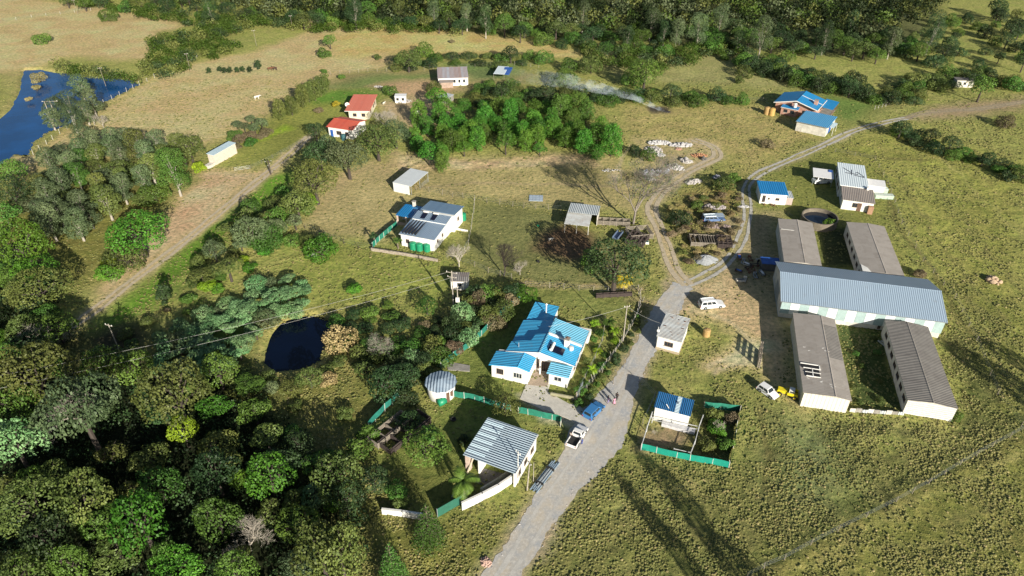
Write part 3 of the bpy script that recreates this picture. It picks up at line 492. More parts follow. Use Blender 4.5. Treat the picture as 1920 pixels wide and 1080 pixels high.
q=MB(); q.slab([(0,-.06,3.22),(6,-.06,4.52),(6,-.005,4.52),(0,-.005,3.22)],.22); q.slab([(6.,-.06,4.52),(12,-.06,3.22),(12,-.005,3.22),(6.,-.005,4.52)],.22); q.slab([(12.11,0,3.2),(12.2,0,3.2),(12.2,9.9,3.2),(12.11,9.9,3.2)],.16); q.build('fascia',framew,r)
gable(r,-1.6,5.45,-3.9,-.1,2.9,3.8,B1,'y',.71,3.3,'wing_roof'); walls(r,[(-1.3,-.5),(-1.3,2.85),(3.4,3.62),(5.0,3.3),(5.0,-.5)],-3.4,.45,white,'y','wing_wall')
window(r,'-y',-3.4,.2,1.2,1.0,1.1,framem,3); window(r,'-y',-3.4,3.3,1.5,1.0,1.1,framew,3)
mono(r,8.,11.75,-2.7,-.07,2.8,3.15,BP,'wing_roof'); wbox(r,8.25,11.4,-2.1,.45,-.5,2.7,white,'wing_wall'); window(r,'-y',-2.1,9.8,1.3,1.1,.9,framew)
window(r,'-y',.5,5.7,.7,.6,2.0,framem,2); window(r,'-y',.5,7.0,1.5,.2,2.2,framem,4); MB().tube((6.2,-.3,0),(6.2,-.3,3.3),.14,n=8).build('pillar',white,r)
for u in (1.8,4.2,6.8,8.8): window(r,'+x',11.6,u,1.2,1.0,1.1,framem,2)
for u in (1.5,6.): window(r,'-x',.4,u,1.1,1.0,1.0,framem,2)
c_=wbox(r,9.2,10.0,3.6,4.4,3.6,5.2,white,'chimney'); wbox(c_,9.14,10.06,3.54,4.46,5.2,5.38,concrete,'cap'); MB().lathe([(.13,5.38),(.13,5.7)],9.6,4.0,8).build('pot',rust,c_)
q=MB().lathe([(.0,0),(.38,.06),(.40,.62),(0,.7)],0,0,14,False).build('water_heater_tank',white,r); q.location=(10.5,3.4,3.55)
MB().slab([(7.0,1.2,4.37),(9.6,1.2,3.81),(9.6,2.9,3.81),(7.0,2.9,4.37)],.06).build('solar_collector',plain('collector_glass',(.01,.012,.03),.1,.1),r); q=MB().tube((7.6,1.1,4.6),(7.6,3.0,4.6),.27,n=12); q.build('geyser_cylinder',white,r)
MB().tube((1.9,1.3,3.6),(1.9,1.3,4.5),.08).build('vent_pipe',steel,r)
wbox(r,.6,4.8,9.92,15.6,-.4,2.5,white,'rear_wall'); mono(r,.4,5.0,10.0,15.8,2.52,2.7,B1,'rear_wing_roof'); q=MB().tube((3.3,13.,2.6),(3.3,13.,4.6),.11,n=8); q.lathe([(.05,4.6),(.24,4.66),(.05,4.9)],3.3,13.,8); q.build('flue',white,r)
wbox(r,7.6,12.0,10.05,12.3,-.3,1.7,white,'yard_wall'); window(r,'+x',4.8,13,1.1,1,1.1,framew)
MB().slab([(5.1,-3.5,.1),(8.2,-2.9,.1),(8.2,.45,.1),(5.1,.45,.1)],.3).build('porch_floor',paving,r)
for nm,pts,mt,z,cat in (('driveway',[(992,708),(1032,719),(1027,735),(1068,758),(1086,760),(1112,790),(1103,803),(1046,777),(1015,768),(975,748)],plain('concrete_drive',(.60,.57,.51),.9,.2,1),.06,'driveway'),):
    tag(MB().slab([(x,y,z) for x,y in PX(pts)][::-1],.2).build(nm,mt),kind='structure')
# round house
p=P3(828,738); r=empty('round_house',p,0,'white round house with ten sided grey roof beside the green net fence','house')
MB().lathe([(2.25,-.4),(2.25,2.6)],0,0,20).build('wall',white,r,True); q=MB().lathe([(2.65,2.62),(.05,3.25)],0,0,11); q.build('roof',roofm('round_roof_sheet',(.26,.34,.43),(.36,.44,.52),'x',.5,.45,.2,(.2,.2,.2),.7,.12,rowl=.8),r)
q=wbox(r,1.62,2.0,-1.62,-1.05,1.0,1.9,framem,'window'); q.rotation_euler.z=.0; wbox(r,1.0,1.5,-2.06,-1.75,.0,2.0,framem,'door')
# grey roofed house, lower centre
f=Fr((868,852),(966,885),(918,783),3.3); r=f.root('farmhouse','white house with light grey striped roof and walled yard nearest the camera','house')
RG=roofm('ribbed_light_grey_sheet',(.33,.42,.49),(.38,.46,.53),'y',.40,.42,.25,(.25,.25,.22),1.0,.14)
mono(r,0,8.15,0,7.95,3.25,3.35,RG); 
for k in range(6): y0=.75+k*1.22; roof_slab(r,[(.05,y0,3.262+.0126*y0),(3.0,y0,3.262+.0126*y0),(3.0,y0+.55,3.27+.0126*y0),(.05,y0+.55,3.27+.0126*y0)],STRP,'translucent_strip',.01)
wbox(r,7.75,8.0,.3,7.8,-.4,3.2,white); wbox(r,.4,7.7,2.6,7.7,-.4,3.2,white); gutter(r,8.16,8.26,0,7.95,3.33,framew); wbox(r,2.2,2.45,.3,2.6,-.3,3.1,white,'inner_wall'); wbox(r,.2,.9,.2,.9,-.3,3.1,plain('pink_pillar',(.60,.47,.40),.8,.2),'pillar')
window(r,'-y',2.6,4.6,1.2,.9,1.2,framem); door(r,'-y',2.6,6.6,.9,2.05,bluep); q=MB().tube((.7,-.2,0),(1.3,.6,2.6),.14,n=6); q.build('leaning_timber',plain('pale_timber',(.62,.52,.40),.8,.2),r)
for k in range(3): window(r,'+x',8.0,1.6+2.3*k,1.1,1.2,.9,framem)
def wall_line(name,pts,h_,th,mat,label,cat='wall',cap=None,base=-.3,group=None):
    P=[P3(*p) for p in pts]; r=empty(name,P[0],0,label,cat,group); m=MB(); cm=MB(); o=P[0]
    for a,b_ in zip(P[:-1],P[1:]):
        e=(b_-a).normalized(); n_=Vector((-e.y,e.x,0))*th/2; a2=a-o-e*th*.3; b2=b_-o+e*th*.3
        m.slab([(*(a2-n_)[:2],h_),(*(b2-n_)[:2],h_),(*(b2+n_)[:2],h_),(*(a2+n_)[:2],h_)],h_-base)
        if cap: k=1.5; cm.slab([(*(a2-n_*k)[:2],h_+.07),(*(b2-n_*k)[:2],h_+.07),(*(b2+n_*k)[:2],h_+.07),(*(a2+n_*k)[:2],h_+.07)],.068)
    m.build('wall',mat,r)
    if cap: cm.build('coping',cap,r)
    return r
wall_line('garden_wall',[(867,956),(905,938),(935,922),(963,903)],1.5,.22,white,'white plastered wall running beside the road from the green gate to the grey roofed house',cap=white)
wall_line('garden_wall',[(718,964),(755,968),(795,974)],1.1,.22,white,'low white wall between the tall conifer and the wood',cap=white)
wall_line('yard_wall',[(902,925),(935,905),(958,888)],1.1,.2,cream,'inner cream yard wall with a small opening, beside the palm tree')
stonew=plain('rough_stone_wall',(.42,.36,.29),.9,.4,3)
wall_line('yard_wall',[(697,470),(730,475),(775,482),(820,491)],.7,.3,stonew,'low rough stone wall along the front of the slate roofed house yard')
wall_line('yard_wall',[(852,430),(866,433),(877,435)],.5,.15,white,'short thin white wall right of the slate roofed house')
wall_line('round_planter_wall',[(848,935),(853,926),(862,920),(873,917)],.5,.2,concrete,'curved low concrete wall left of the palm tree')
tag(MB().slab([(x,y,.05) for x,y in PX([(890,905),(925,915),(950,890),(905,878)])],.2).build('yard_floor',concd),kind='structure')
# gate panel
a=P3(821,970);b_=P3(866,944); r=empty('yard_gate',a,math.atan2(b_.y-a.y,b_.x-a.x),'dark green sheet gate between the conifer and the white wall','gate'); Lw=(b_-a).length
wbox(r,0,Lw,-.03,.03,.05,1.75,plain('gate_green',(.03,.14,.10),.5,.2),'gate_leaf'); MB().box(-.08,.0,-.06,.06,-.2,1.85).build('gate_post',steel,r); MB().box(Lw,Lw+.08,-.06,.06,-.2,1.85).build('gate_post',steel,r)
# slate roof house with tanks
f=Fr((750,437),(814,447),(808,378),3.2); r=f.root('farmhouse','white house with stepped slate blue roofs and dark roof collectors','house')
GL=roofm('slate_blue_lit',(.20,.28,.38),(.24,.32,.42),'x',.34,.42,.15,(.12,.12,.13),.9,.07)  # lit copy of the slate sheet; the rear roof takes the shaded one
mono(r,-.2,8.1,-.1,6.1,3.05,3.45,GL); mono(r,-.1,8.2,6.0,9.3,3.7,3.95,GL); MB().slab([(.6,9.1,4.5),(8.9,9.1,4.5),(9.1,14.2,4.1),(.8,14.2,4.1)],.1).build('rear_roof',GR1,r)
wbox(r,.1,7.8,.1,6.0,-.4,2.98,white); wbox(r,.1,7.9,6.01,9.2,-.4,3.62,white); wbox(r,.9,8.7,9.21,14.0,-.4,4.0,white)
for k in range(5): MB().box(.5+k*.75,.56+k*.75,.2,5.9,3.12,3.55).build('dark_rib',black,r).rotation_euler.x=0
for x in (2.2,4.6):
    q=MB().slab([(x-.5,6.5,3.82),(x+.5,6.5,3.82),(x+.5,8.6,4.08),(x-.5,8.6,4.08)],.05).build('solar_collector',plain('collector_glass',(.01,.012,.03),.1,.1),r); MB().tube((x-.6,8.8,4.2),(x+.6,8.8,4.2),.2,n=10).build('cylinder',white,q)
for u in (2.,4.6): window(r,'+x',7.8,u,.7,1.3,.7); 
window(r,'+x',8.7,11.4,.8,1.9,.8); window(r,'-y',.1,1.6,.8,1.,.9); gutter(r,-.2,8.1,-.22,-.11,3.08,framew)
r2=f.root('blue_veranda','blue roofed open veranda with chimney at the left of the slate roofed house','veranda'); mono(r2,-5.2,-.4,8.0,13.2,2.5,2.7,BF); wbox(r2,-5.,-.5,10.6,13.,-.2,2.4,whited)
for x in (-4.9,-2.7,-.6): MB().box(x-.15,x+.15,8.1,8.4,0,2.45).build('pillar',plain('pink_pillar',(.60,.47,.40),.8,.2),r2)
c_=wbox(r2,-3.1,-2.5,12.6,13.2,2.6,3.9,whited,'chimney'); wbox(c_,-3.2,-2.4,12.5,13.3,3.9,4.02,concrete,'cap'); wbox(r2,-5.,-.5,8.15,8.3,0,.7,plain('pink_wall',(.58,.42,.36),.8,.2),'low_wall')
def tank(px,py,R,h_,label,mat,group=None,stand=0,name='water_tank',z0=0):
    p=P3(px,py); r=empty(name,(p.x,p.y,z0),0,label,'water tank',group); pr=[(R,0)]
    for k in range(9): pr+=[(R,(k+.15)*h_*.88/9),(R*.965,(k+.5)*h_*.88/9),(R,(k+.85)*h_*.88/9)]
    pr+=[(R*.98,h_*.9),(R*.75,h_*.97),(R*.25,h_)]
    q=MB().lathe(pr,0,0,18).build('body',mat,r,True); q.location.z=stand; l=MB().lathe([(R*.24,h_),(R*.24,h_+.07)],0,0,10).build('lid',mat,r); l.location.z=stand
    if stand:
        for sx in (-1,1):
            for sy in (-1,1): MB().tube((sx*R*.7,sy*R*.7,0),(sx*R*.7,sy*R*.7,stand-.1),.07).build('leg',steel,r)
        wbox(r,-R*.9,R*.9,-R*.9,R*.9,stand-.1,stand-.005,wood,'platform')
    return r
for i,(a,b_,l) in enumerate(((775,467,'leftmost of three green tanks standing against the slate roofed house'),(787,469,'middle of three green tanks standing against the slate roofed house'),(801,470,'rightmost of three green tanks standing against the slate roofed house'),(868,412,'single green tank by the rear right corner of the slate roofed house'))): tank(a,b_,.78,1.75,l,tankg,'green tanks at the slate roofed house')
tank(1324,629,.66,1.5,'tan round tank on the grass behind the road hut',tankt); tank(645,262,.72,1.7,'dark teal tank in front of the red roofed lower house',plain('teal_tank',(.04,.12,.14),.5,.15)); tank(784,228,.75,1.6,'white tank raised on a stand near the tree plantation',white,stand=2.)
tank(1437,214,.95,2.3,'tan tank left of the brick house, nearer the dark shade',tankt,'tan tanks at the brick house'); tank(1446,216,.95,2.3,'tan tank left of the brick house, the one nearer its wall',plain('tan_tank2',(.52,.33,.10),.6,.2),'tan tanks at the brick house')
p=P3(829,757); r=empty('fallen_tank',p,math.radians(40),'green tank lying on its side by the round house','water tank'); q=MB().lathe([(.2,-.75),(.62,-.7),(.66,0),(.62,.6),(.2,.75)],0,0,14).build('body',tankg,r,True); q.rotation_euler=(math.radians(90),0,math.radians(90)); q.location.z=.55
MB().box(-.1,.1,-.2,.2,1.1,1.25).build('outlet',tankg,r)
# brick house with blue roofs (upper right)
f=Fr((1450,192),(1532,205),(1480,174),3.); r=f.root('farmhouse','brick house with wide deep blue gable roof on the far right lawn','house')
BFy=roofm('deep_blue_sheet_y',(.012,.20,.46),(.016,.23,.50),'y',.6,.4,.1,(.05,.10,.2),1.1,.06)
gable(r,0,13.2,.4,11.2,3.,4.7,BFy,'y',.5); walls(r,[(.5,-.4),(.5,2.95),(6.6,4.55),(12.6,2.95),(12.6,-.4)],1.3,10.8,brick,'y'); q=MB(); q.slab([(0,.33,3.05),(6.6,.33,4.75),(6.6,.39,4.75),(0,.39,3.05)],.25); q.slab([(6.6,.33,4.75),(13.2,.33,3.05),(13.2,.39,3.05),(6.6,.39,4.75)],.25); q.slab([(13.21,.4,3.1),(13.33,.4,3.1),(13.33,11.2,3.1),(13.21,11.2,3.1)],.2); q.build('fascia',white,r)
q=MB().slab([(6.7,6.2,4.78),(13.1,6.2,3.12),(13.1,6.4,3.12),(6.7,6.4,4.78)],.08).build('ridge_wall',white,r)
wbox(r,2.9,7.6,-.7,1.28,-.4,2.4,brick,'wing_wall'); mono(r,2.7,7.9,-.9,1.9,2.42,2.75,BFy,'wing_roof'); gutter(r,2.7,7.9,-1.,-.91,2.45,white); wbox(r,12.65,16.2,5.5,12.6,-.3,.25,concrete,'veranda_floor'); mono(r,12.7,16.6,5.2,13.3,2.8,2.5,BFy,'veranda_roof','x')
for k in range(5): MB().tube((16.4,5.4+k*1.9,0.25),(16.4,5.4+k*1.9,2.45),.07).build('veranda_post',rust,r)
c_=wbox(r,11.0,12.0,4.0,4.9,3.0,4.7,brick,'chimney'); wbox(c_,10.9,12.1,3.9,5.,4.7,4.85,concrete,'cap')
for u in (4.3,6.3): window(r,'-y',-.7,u,1.1,1.,.9,black)
for u in (9.3,11.2): window(r,'-y',1.3,u,1.,1.,.9,black)
q=MB().lathe([(.0,0),(.5,.1),(.5,1.3),(0,1.4)],0,0,12,False).build('water_heater_tank',white,r); q.location=(6.6,-.0,2.75)
f=Fr((1494,227),(1553,237),(1520,209),2.9); r=f.root('garage','white walled garage with sky blue flat roof before the brick house','garage'); W,D=f.W,f.D
BG=roofm('garage_blue_sheet',(.07,.30,.55),(.09,.33,.58),'x',.5,.4,.1,(.1,.2,.3),1.1,.06); mono(r,-.2,W+.2,-.2,D-.3,2.9,3.05,BG); wbox(r,.1,W-.1,.1,D-.5,-.4,2.82,whited); gutter(r,-.2,W+.2,-.33,-.21,2.93,steel); wbox(r,W-.099,W-.04,3.,6.,0,2.3,bluep,'garage_door')
for x,y in ((W+1.3,2.),(W+1.3,6.)): MB().tube((x,y,0),(x,y,2.5),.05).build('post',framew,r)
MB().slab([(W+.2,1.8,2.55),(W+1.4,1.8,2.5),(W+1.4,6.2,2.5),(W+.2,6.2,2.55)],.04).build('awning',STRP,r)
# red roofed houses
f=Fr((647,208),(690,210),(660,178),3.); r=f.root('farmhouse','cream house with pale red roof, the upper of the two red roofed houses','house'); mono(r,-.2,7.4,0,13.7,3.,3.3,roofm('pale_red_sheet',(.62,.16,.10),(.68,.20,.13),'x',.5,.55,.3,(.6,.35,.28),.9,.06)); wbox(r,.8,6.8,.7,13.2,-.4,2.9,cream)
for u in (2.6,5.2): window(r,'-y',.7,u,1.1,1.,1.,framem)
for u in (4,8.5,11): window(r,'+x',6.8,u,1.2,1.,1.,framem)
gutter(r,-.2,7.4,-.13,-.01,3.02,framew); q=MB().lathe([(.0,0),(.6,.15),(.7,.3)],0,0,12,False).build('satellite_dish',white,r); q.location=(-.4,5.,3.); q.rotation_euler=(.9,0,.3)
f=Fr((613,237),(660,244),(640,219),3.); r=f.root('farmhouse','white house with darker red roof, the lower of the two red roofed houses','house'); W,D=f.W,f.D; gable(r,-.2,W+.2,-.2,D+.2,3.,3.9,RED,'x',.55); walls(r,[(.2,-.4),(.2,2.9),(D*.55,3.7),(D-.2,2.9),(D-.2,-.4)],.2,W-.2,white)
window(r,'-y',.2,3.6,1.6,.9,1.1,framem,3); window(r,'-y',.2,6.2,1.1,.9,1.1); door(r,'-y',.2,1.2,.9,2,bluep); window(r,'-x',.2,3.,1.,1.,1.,framem)
# pale long house top
f=Fr((821,147),(878,145),(820,129),2.8); r=f.root('farmhouse','long white house with patchy rusting roof below the far tree line','house'); W,D=f.W,f.D; mono(r,-.1,W+.1,-.1,D,2.8,3.3,RST); wbox(r,.1,W-.1,.2,D-.3,-.4,2.7,white)
for u in (5.6,7.2,8.8): window(r,'-y',.2,u,.7,1.1,1.,black)
wbox(r,.6,5.,-1.8,.18,-.3,1.9,plain('mud_wall',(.40,.30,.24),.9,.3),'lean_to'); mono(r,.4,5.2,-2.,.15,1.95,2.2,BRN,'lean_to_roof')
f=Fr((925,138),(945,140),(932,124),2.4); r=f.root('open_shelter','small open shelter with white and blue sheet roof near the top','shelter'); W,D=f.W,f.D; mono(r,0,W,0,D,2.4,2.5,WHT); mono(r,W*.7,W+1.6,.5,D-1,2.2,2.6,bluep,'blue_sheet')
for x,y in ((.1,.1),(W-.1,.1),(.1,D-.2),(W-.1,D-.2)): MB().tube((x,y,0),(x,y,2.35),.06).build('post',wood,r)
# white block hut & loose small buildings
def hut(px,py,W,D,h_,rot,label,wm,rm,wins=1,slope=.25,cat='hut'):
    p=P3(px,py); r=empty('hut',p,math.radians(rot),label,cat); walls(r,[(-D/2,-.3),(-D/2,h_-.06),(D/2,h_+slope-.06),(D/2,-.3)],-W/2,W/2,wm); mono(r,-W/2-.15,W/2+.15,-D/2-.15,D/2+.15,h_,h_+slope,rm)
    for k in range(wins): window(r,'-y',-D/2,-W/2+W*(k+.5)/max(wins,1),.8,.9,.8,black)
    return r
hut(752,191,3.4,2.4,2.2,0,'small white block hut with two dark openings on the bare yard',white,plain('white_flat_roof',(.80,.80,.80),.6,.06),2,.05)
hut(863,537,3.3,2.6,2.2,-2,'small white hut with rusting sheet roof above the pond',white,roofm('rust_black_sheet',(.25,.24,.23),(.13,.10,.09),'x',.4,.7,.8,(.10,.06,.05),.8,.08),1)
hut(837,190,3.,4.,1.8,-30,'grey domed sheet store beside the plantation trees',concrete,ZNC,0,.1)
hut(1803,161,5.5,3.,2.4,-5,'roofless looking pale ruin among bushes at far right',whited,concd,1,.05)
hut(1441,503,3.4,2.2,1.8,-8,'low blue roofed kennel in the shade beside the long shed',concd,bluep,0,.1)
# long pale byre on the left
f=Fr((400,291),(442,268),(387,289),3.); r=f.root('byre','long narrow pale byre with light blue roof beside the left dirt track','shed'); W,D=f.W,f.D; mono(r,-.1,W+.1,-.1,D+.1,3.,3.15,roofm('pale_blue_sheet',(.42,.55,.62),(.48,.60,.66),'x',.5,.45,.15,(.4,.38,.35),1.,.05)); wbox(r,.05,W-.05,.1,D-.1,-.3,2.9,plain('pinkish_plaster',(.66,.56,.48),.85,.15))
wbox(r,-2.2,.0,.3,D-.4,-.2,.8,whited,'side_wall')
f=Fr((736,341),(767,351),(765,315),2.6); r=f.root('open_shed','open sided shed with white sheet roof on the grass above the slate roofed house','shed'); W,D=f.W,f.D
mono(r,0,W,0,D,2.5,2.7,plain('white_steel_sheet',(.62,.66,.68),.45,.08,1)); wbox(r,.05,W-.6,.05,.12,0,2.4,plain('white_steel_wall',(.70,.72,.72),.5,.08)); wbox(r,.05,.12,.13,D-.1,0,2.4,plain('white_steel_wall',(.70,.72,.72),.5,.08),'side_wall')
for y in (.2,D*.5,D-.2): MB().tube((W-.15,y,0),(W-.15,y,2.45),.06).build('post',steel,r)
q=MB()
for k in range(9): q.tube((W-.15,D*.6+k*.35,0),(W-.15,D*.6+k*.35,1.),.03,n=4)
q.tube((W-.15,D*.6,1.),(W-.15,D-.3,1.),.03); q.build('railing',steel,r)
f=Fr((1058,417),(1105,421),(1072,381),2.6); r=f.root('open_shed','open animal shelter with two overlapping pale sheet roofs beside the timber pens','shed'); W,D=f.W,f.D
mono(r,0,W,0,D*.5,2.3,2.6,ZRU); mono(r,.1,W+1.4,D*.48,D,2.9,2.7,ZNC,'rear_roof'); wbox(r,W+1.2,W+1.3,D*.5,D-.3,0,2.6,whited); wbox(r,.3,W+1.2,D-.5,D-.4,0,2.6,woodd,'back_wall')
for x in (.15,W*.5,W-.15): MB().tube((x,.15,0),(x,.15,2.25),.07).build('post',post_w,r)
# round reservoir
p=P3(1534,419); r=empty('reservoir',p,0,'round concrete reservoir with dark water beside the grey sheds','reservoir'); q=MB(); n=40
for (ra,za),(rb,zb) in (((3.95,0),(3.95,1.9)),((3.95,1.9),(3.7,1.9)),((3.7,1.9),(3.7,.2))):
    b0=len(q.v); q.v+=[(ra*math.cos(2*math.pi*i/n),ra*math.sin(2*math.pi*i/n),za) for i in range(n)]+[(rb*math.cos(2*math.pi*i/n),rb*math.sin(2*math.pi*i/n),zb) for i in range(n)]; q.f+=[(b0+i,b0+(i+1)%n,b0+n+(i+1)%n,b0+n+i) for i in range(n)]
q.build('wall',plain('reservoir_concrete',(.20,.17,.13),.9,.3,1),r); MB().lathe([(3.69,.95),(3.69,1.0)],0,0,n).build('water',plain('dark_tank_water',(.008,.015,.03),.1,.1),r)
tag(MB().slab([(x,y,.12) for x,y in PX([(838,687),(846,680),(881,686),(881,697),(840,694)])],.3).build('concrete_slab',concrete),'bare grey concrete slab on the lawn between round house and blue house','slab')
# ---------------- fences ----------------
def fence(pts,h_,sp,label,mat=None,r_=.06,wires=3,name='wire_fence',jit=.12,net=None,neth=(.1,1.4),group=None,closed=False,dense=False,cat='fence'):
    mat=mat or wood; P=[P3(*p) for p in pts]; o=P[0]; r=empty(name,o,0,label,cat,group); rd=random.Random(len(pts)*7+int(o.x)); T=[]
    for a,b_ in zip(P[:-1],P[1:]):
        n=max(1,round((b_-a).length/sp)); T+= [a.lerp(b_,k/n) for k in range(n)]
    T.append(P[-1]); base=None; me=MB().tube((0,0,-.3),(0,0,h_),r_,r_*.8,5).v
    pm=MB().tube((0,0,-.3),(0,0,h_),r_,r_*.8,5); pme=bpy.data.meshes.new('post'); pme.from_pydata(pm.v,[],pm.f); pme.materials.append(mat)
    for k,p in enumerate(T[:100]):
        link('post',pme,r,(p.x-o.x+rd.uniform(-jit,jit)*.5,p.y-o.y+rd.uniform(-jit,jit)*.5,0),(rd.uniform(-jit,jit)*.6,rd.uniform(-jit,jit)*.6,rd.uniform(0,6)),(1,1,rd.uniform(.85,1.1)))
    if wires:
        q=MB()
        for k in range(wires):
            z=h_*(.35+.6*k/max(1,wires-1)) if wires>1 else h_*.9
            for a,b_ in zip(T[:-1],T[1:]): q.tube((a.x-o.x,a.y-o.y,z),(b_.x-o.x,b_.y-o.y,z),.012,n=3,cap=False)
        q.build('wire',steel,r)
    if net:
        q=MB()
        for a,b_ in zip(T[:-1],T[1:]):
            mid=(a+b_)/2; sag=rd.uniform(-.12,.12); n_=Vector((-(b_-a).y,(b_-a).x,0)).normalized()*sag
            A=[(a.x-o.x,a.y-o.y),(mid.x-o.x+n_.x,mid.y-o.y+n_.y),(b_.x-o.x,b_.y-o.y)]; vs=[(x,y,z) for x,y in A for z in (neth[0],neth[1]+rd.uniform(-.05,.05))]
            q.add(vs,[(0,2,3,1),(2,4,5,3)])
        q.build('shade_net',net,r)
    return r
netl=plain('light_green_shade_net',(.02,.20,.155),.7,.3,1.5)
fence([(781,357),(830,366),(890,376),(960,388),(1052,396)],1.5,3.,'wire fence behind the slate roofed house reaching to the animal shelter',jit=.3)
fence([(890,376),(888,400),(884,430),(878,460),(858,492)],1.4,2.5,'wire fence right of the slate roofed house ending at the bare tree',barkp,.05)
fence([(573,430),(600,440),(622,450),(645,458),(672,466),(700,468)],1.6,3.2,'row of dark posts on the lawn left of the slate roofed house',woodd)
fence([(862,492),(890,500),(915,512),(960,524)],1.4,3,'short wire fence below the bare tree and slate roofed house')
fence([(1398,1085),(1432,1066),(1470,1050),(1520,1022),(1570,996),(1624,970),(1680,942),(1740,908),(1800,872),(1860,838),(1925,803)],1.35,4.,'long wire fence crossing the bottom right field')
fence([(1196,543),(1202,565),(1196,590),(1185,612),(1168,640),(1150,668),(1125,700),(1100,730),(1080,748)],1.3,.8,'rough driftwood stick fence along the left verge of the road',barkp,.06,3,'stick_fence',.5)
fence([(1135,600),(1130,640),(1108,690),(1085,735)],1.2,2.6,'inner wire fence between the blue roofed house and the driftwood fence')
fence([(985,538),(1030,540),(1085,545),(1140,548),(1196,545)],1.4,3.2,'wire fence with pale sticks above the blue house lawn',barkp,.05,3)
fence([(1565,286),(1640,300),(1664,345),(1690,420),(1730,490),(1790,560),(1830,640),(1870,740),(1915,800)],1.2,5.,'wire fence along the near edge of the right hand pasture')
fence([(62,290),(100,262),(138,232),(180,202),(225,180),(262,160),(330,128),(395,98),(440,82)],1.5,4.,'pale post fence on the bank between reservoir and dry field',post_w)
fence([(0,42),(60,33),(140,24),(200,16)],1.4,6.,'far post fence at the top left corner',post_w)
fence([(560,170),(620,140),(690,135),(760,133),(830,131),(950,120),(1010,128)],1.3,3.,'fence of many thin sticks behind the long white house',barkp,.05,2)
fence([(600,255),(560,272),(512,298),(470,318),(440,322)],1.2,4.,'wire fence between the upper lawn and dirt field',wood,.04)
fence([(1205,795),(1228,745),(1170,690),(1150,720)],1.3,4.,'wire fence between the road and the blue roofed hut')
fence([(1180,180),(1430,190),(1500,250)],1.2,7.,'wire fence below the long bush row')
fence([(1640,205),(1660,200),(1670,188)],1.2,1.5,'white stick fence corner at the far right lawn',post_w,wires=2)
fence([(827,690),(850,672),(880,652),(903,630),(925,606),(948,583),(975,566)],1.5,2.2,'green shade net fence between the thicket and the blue house lawn',post_w,.05,0,'net_fence',net=netl)
fence([(851,744),(870,748),(890,751),(908,756),(930,764),(958,770)],1.4,1.6,'green shade net fence with white posts right of the round house',post_w,.06,0,'net_fence',net=netg)
fence([(972,775),(990,778),(1015,784),(1035,788),(1052,792),(1050,800)],1.3,1.8,'green shade net fence at the edge of the concrete drive',post_w,.06,0,'net_fence',net=netg)
fence([(692,806),(705,790),(722,772),(750,748)],1.7,2.2,'green shade net strip along the dark timber pens',post_w,.05,0,'net_fence',net=netl,neth=(.5,1.7))
fence([(698,466),(712,452),(728,438),(745,424)],1.5,1.8,'dark green net fence left of the slate roofed house yard',post_w,.06,0,'net_fence',net=netg)
# pens by the blue roofed hut
fence([(1201,844),(1230,850),(1268,859),(1293,864),(1335,871),(1366,878)],1.45,3.6,'bright green shade net fence along the front of the pens',post_w,.06,0,'net_fence',.05,net=plain('bright_green_net',(.008,.29,.215),.6,.2,.8),neth=(.05,1.35))
fence([(1367,877),(1374,840),(1380,800),(1386,772)],1.5,3.,'thin green net fence on the right side of the planted pen',post_w,.05,0,'net_fence',net=netg)
fence([(1320,765),(1350,768),(1386,772)],1.4,3.,'sagging net fence behind the planted pen',wood,.05,2,'net_fence',net=netg)
def rail(name,pts,h_,label,mat=None,r_=.07,cat='fence'):
    mat=mat or plain('grey_white_pole',(.55,.56,.56),.6,.2); P=[P3(*p) for p in pts]; o=P[0]; r=empty(name,o,0,label,cat)
    for p in P: MB().tube((p.x-o.x,p.y-o.y,-.2),(p.x-o.x,p.y-o.y,h_+.1),r_,n=6).build('post',mat,r)
    for a,b_ in zip(P[:-1],P[1:]):
        q=MB().tube((a.x-o.x,a.y-o.y,h_),(b_.x-o.x,b_.y-o.y,h_),r_*.9,n=6); q.tube((a.x-o.x,a.y-o.y,h_*.5),(b_.x-o.x,b_.y-o.y,h_*.5),r_*.5,n=5); q.build('rail',mat,r)
    return r
rail('pen_rail',[(1202,844),(1212,810),(1221,784),(1230,778)],1.3,'grey pole rail at the left side of the sandy pen'); rail('pen_rail',[(1222,793),(1262,800),(1308,810)],1.2,'pale pole rail between hut and sandy pen'); rail('pen_rail',[(1292,862),(1302,835),(1309,808),(1316,790)],1.3,'grey pole rail dividing sandy pen from planted pen')
rail('rail_gate',[(1262,850),(1292,857)],1.0,'short pale pole gate inside the front of the sandy pen')
# timber pens (kraals)
def pen(px,py,W,D,rot,h_,label,mat,nx=1,ny=1,name='timber_pen'):
    p=P3(px,py); r=empty(name,p,math.radians(rot),label,'pen')
    for i in range(nx+1):
        x=W*i/nx; q=MB()
        for k in range(4): q.box(x-.05,x+.05,0,D,.2+k*h_/4,.2+k*h_/4+.16)
        q.build('side_rail',mat,r)
    for j in range(ny+1):
        y=D*j/ny; q=MB()
        for k in range(4): q.box(0,W,y-.05,y+.05,.2+k*h_/4,.2+k*h_/4+.16)
        q.build('cross_rail',mat,r)
    for i in range(nx+1):
        for j in range(ny+1): MB().tube((W*i/nx,D*j/ny,-.2),(W*i/nx,D*j/ny,h_+.15),.09,n=6).build('post',mat,r)
    return r
pen(690,829,2.3,7.,-38,1.1,'row of small dark timber pens beside the green net strip, outer row',wood,1,4); pen(710,838,2.6,8.5,-38,1.1,'row of dark timber pens beside the green net strip, inner row',woodd,1,4); pen(738,846,.4,7.5,-38,.8,'low dark plank edging nearest the garden trees',woodd,1,3)
pen(1172,457,4.,4.2,-28,1.2,'dark slatted timber pen right of the trailer',woodd,4,3); pen(1118,422,7.5,1.6,-6,1.1,'long grey timber race beside the animal shelter',wood,5,1)
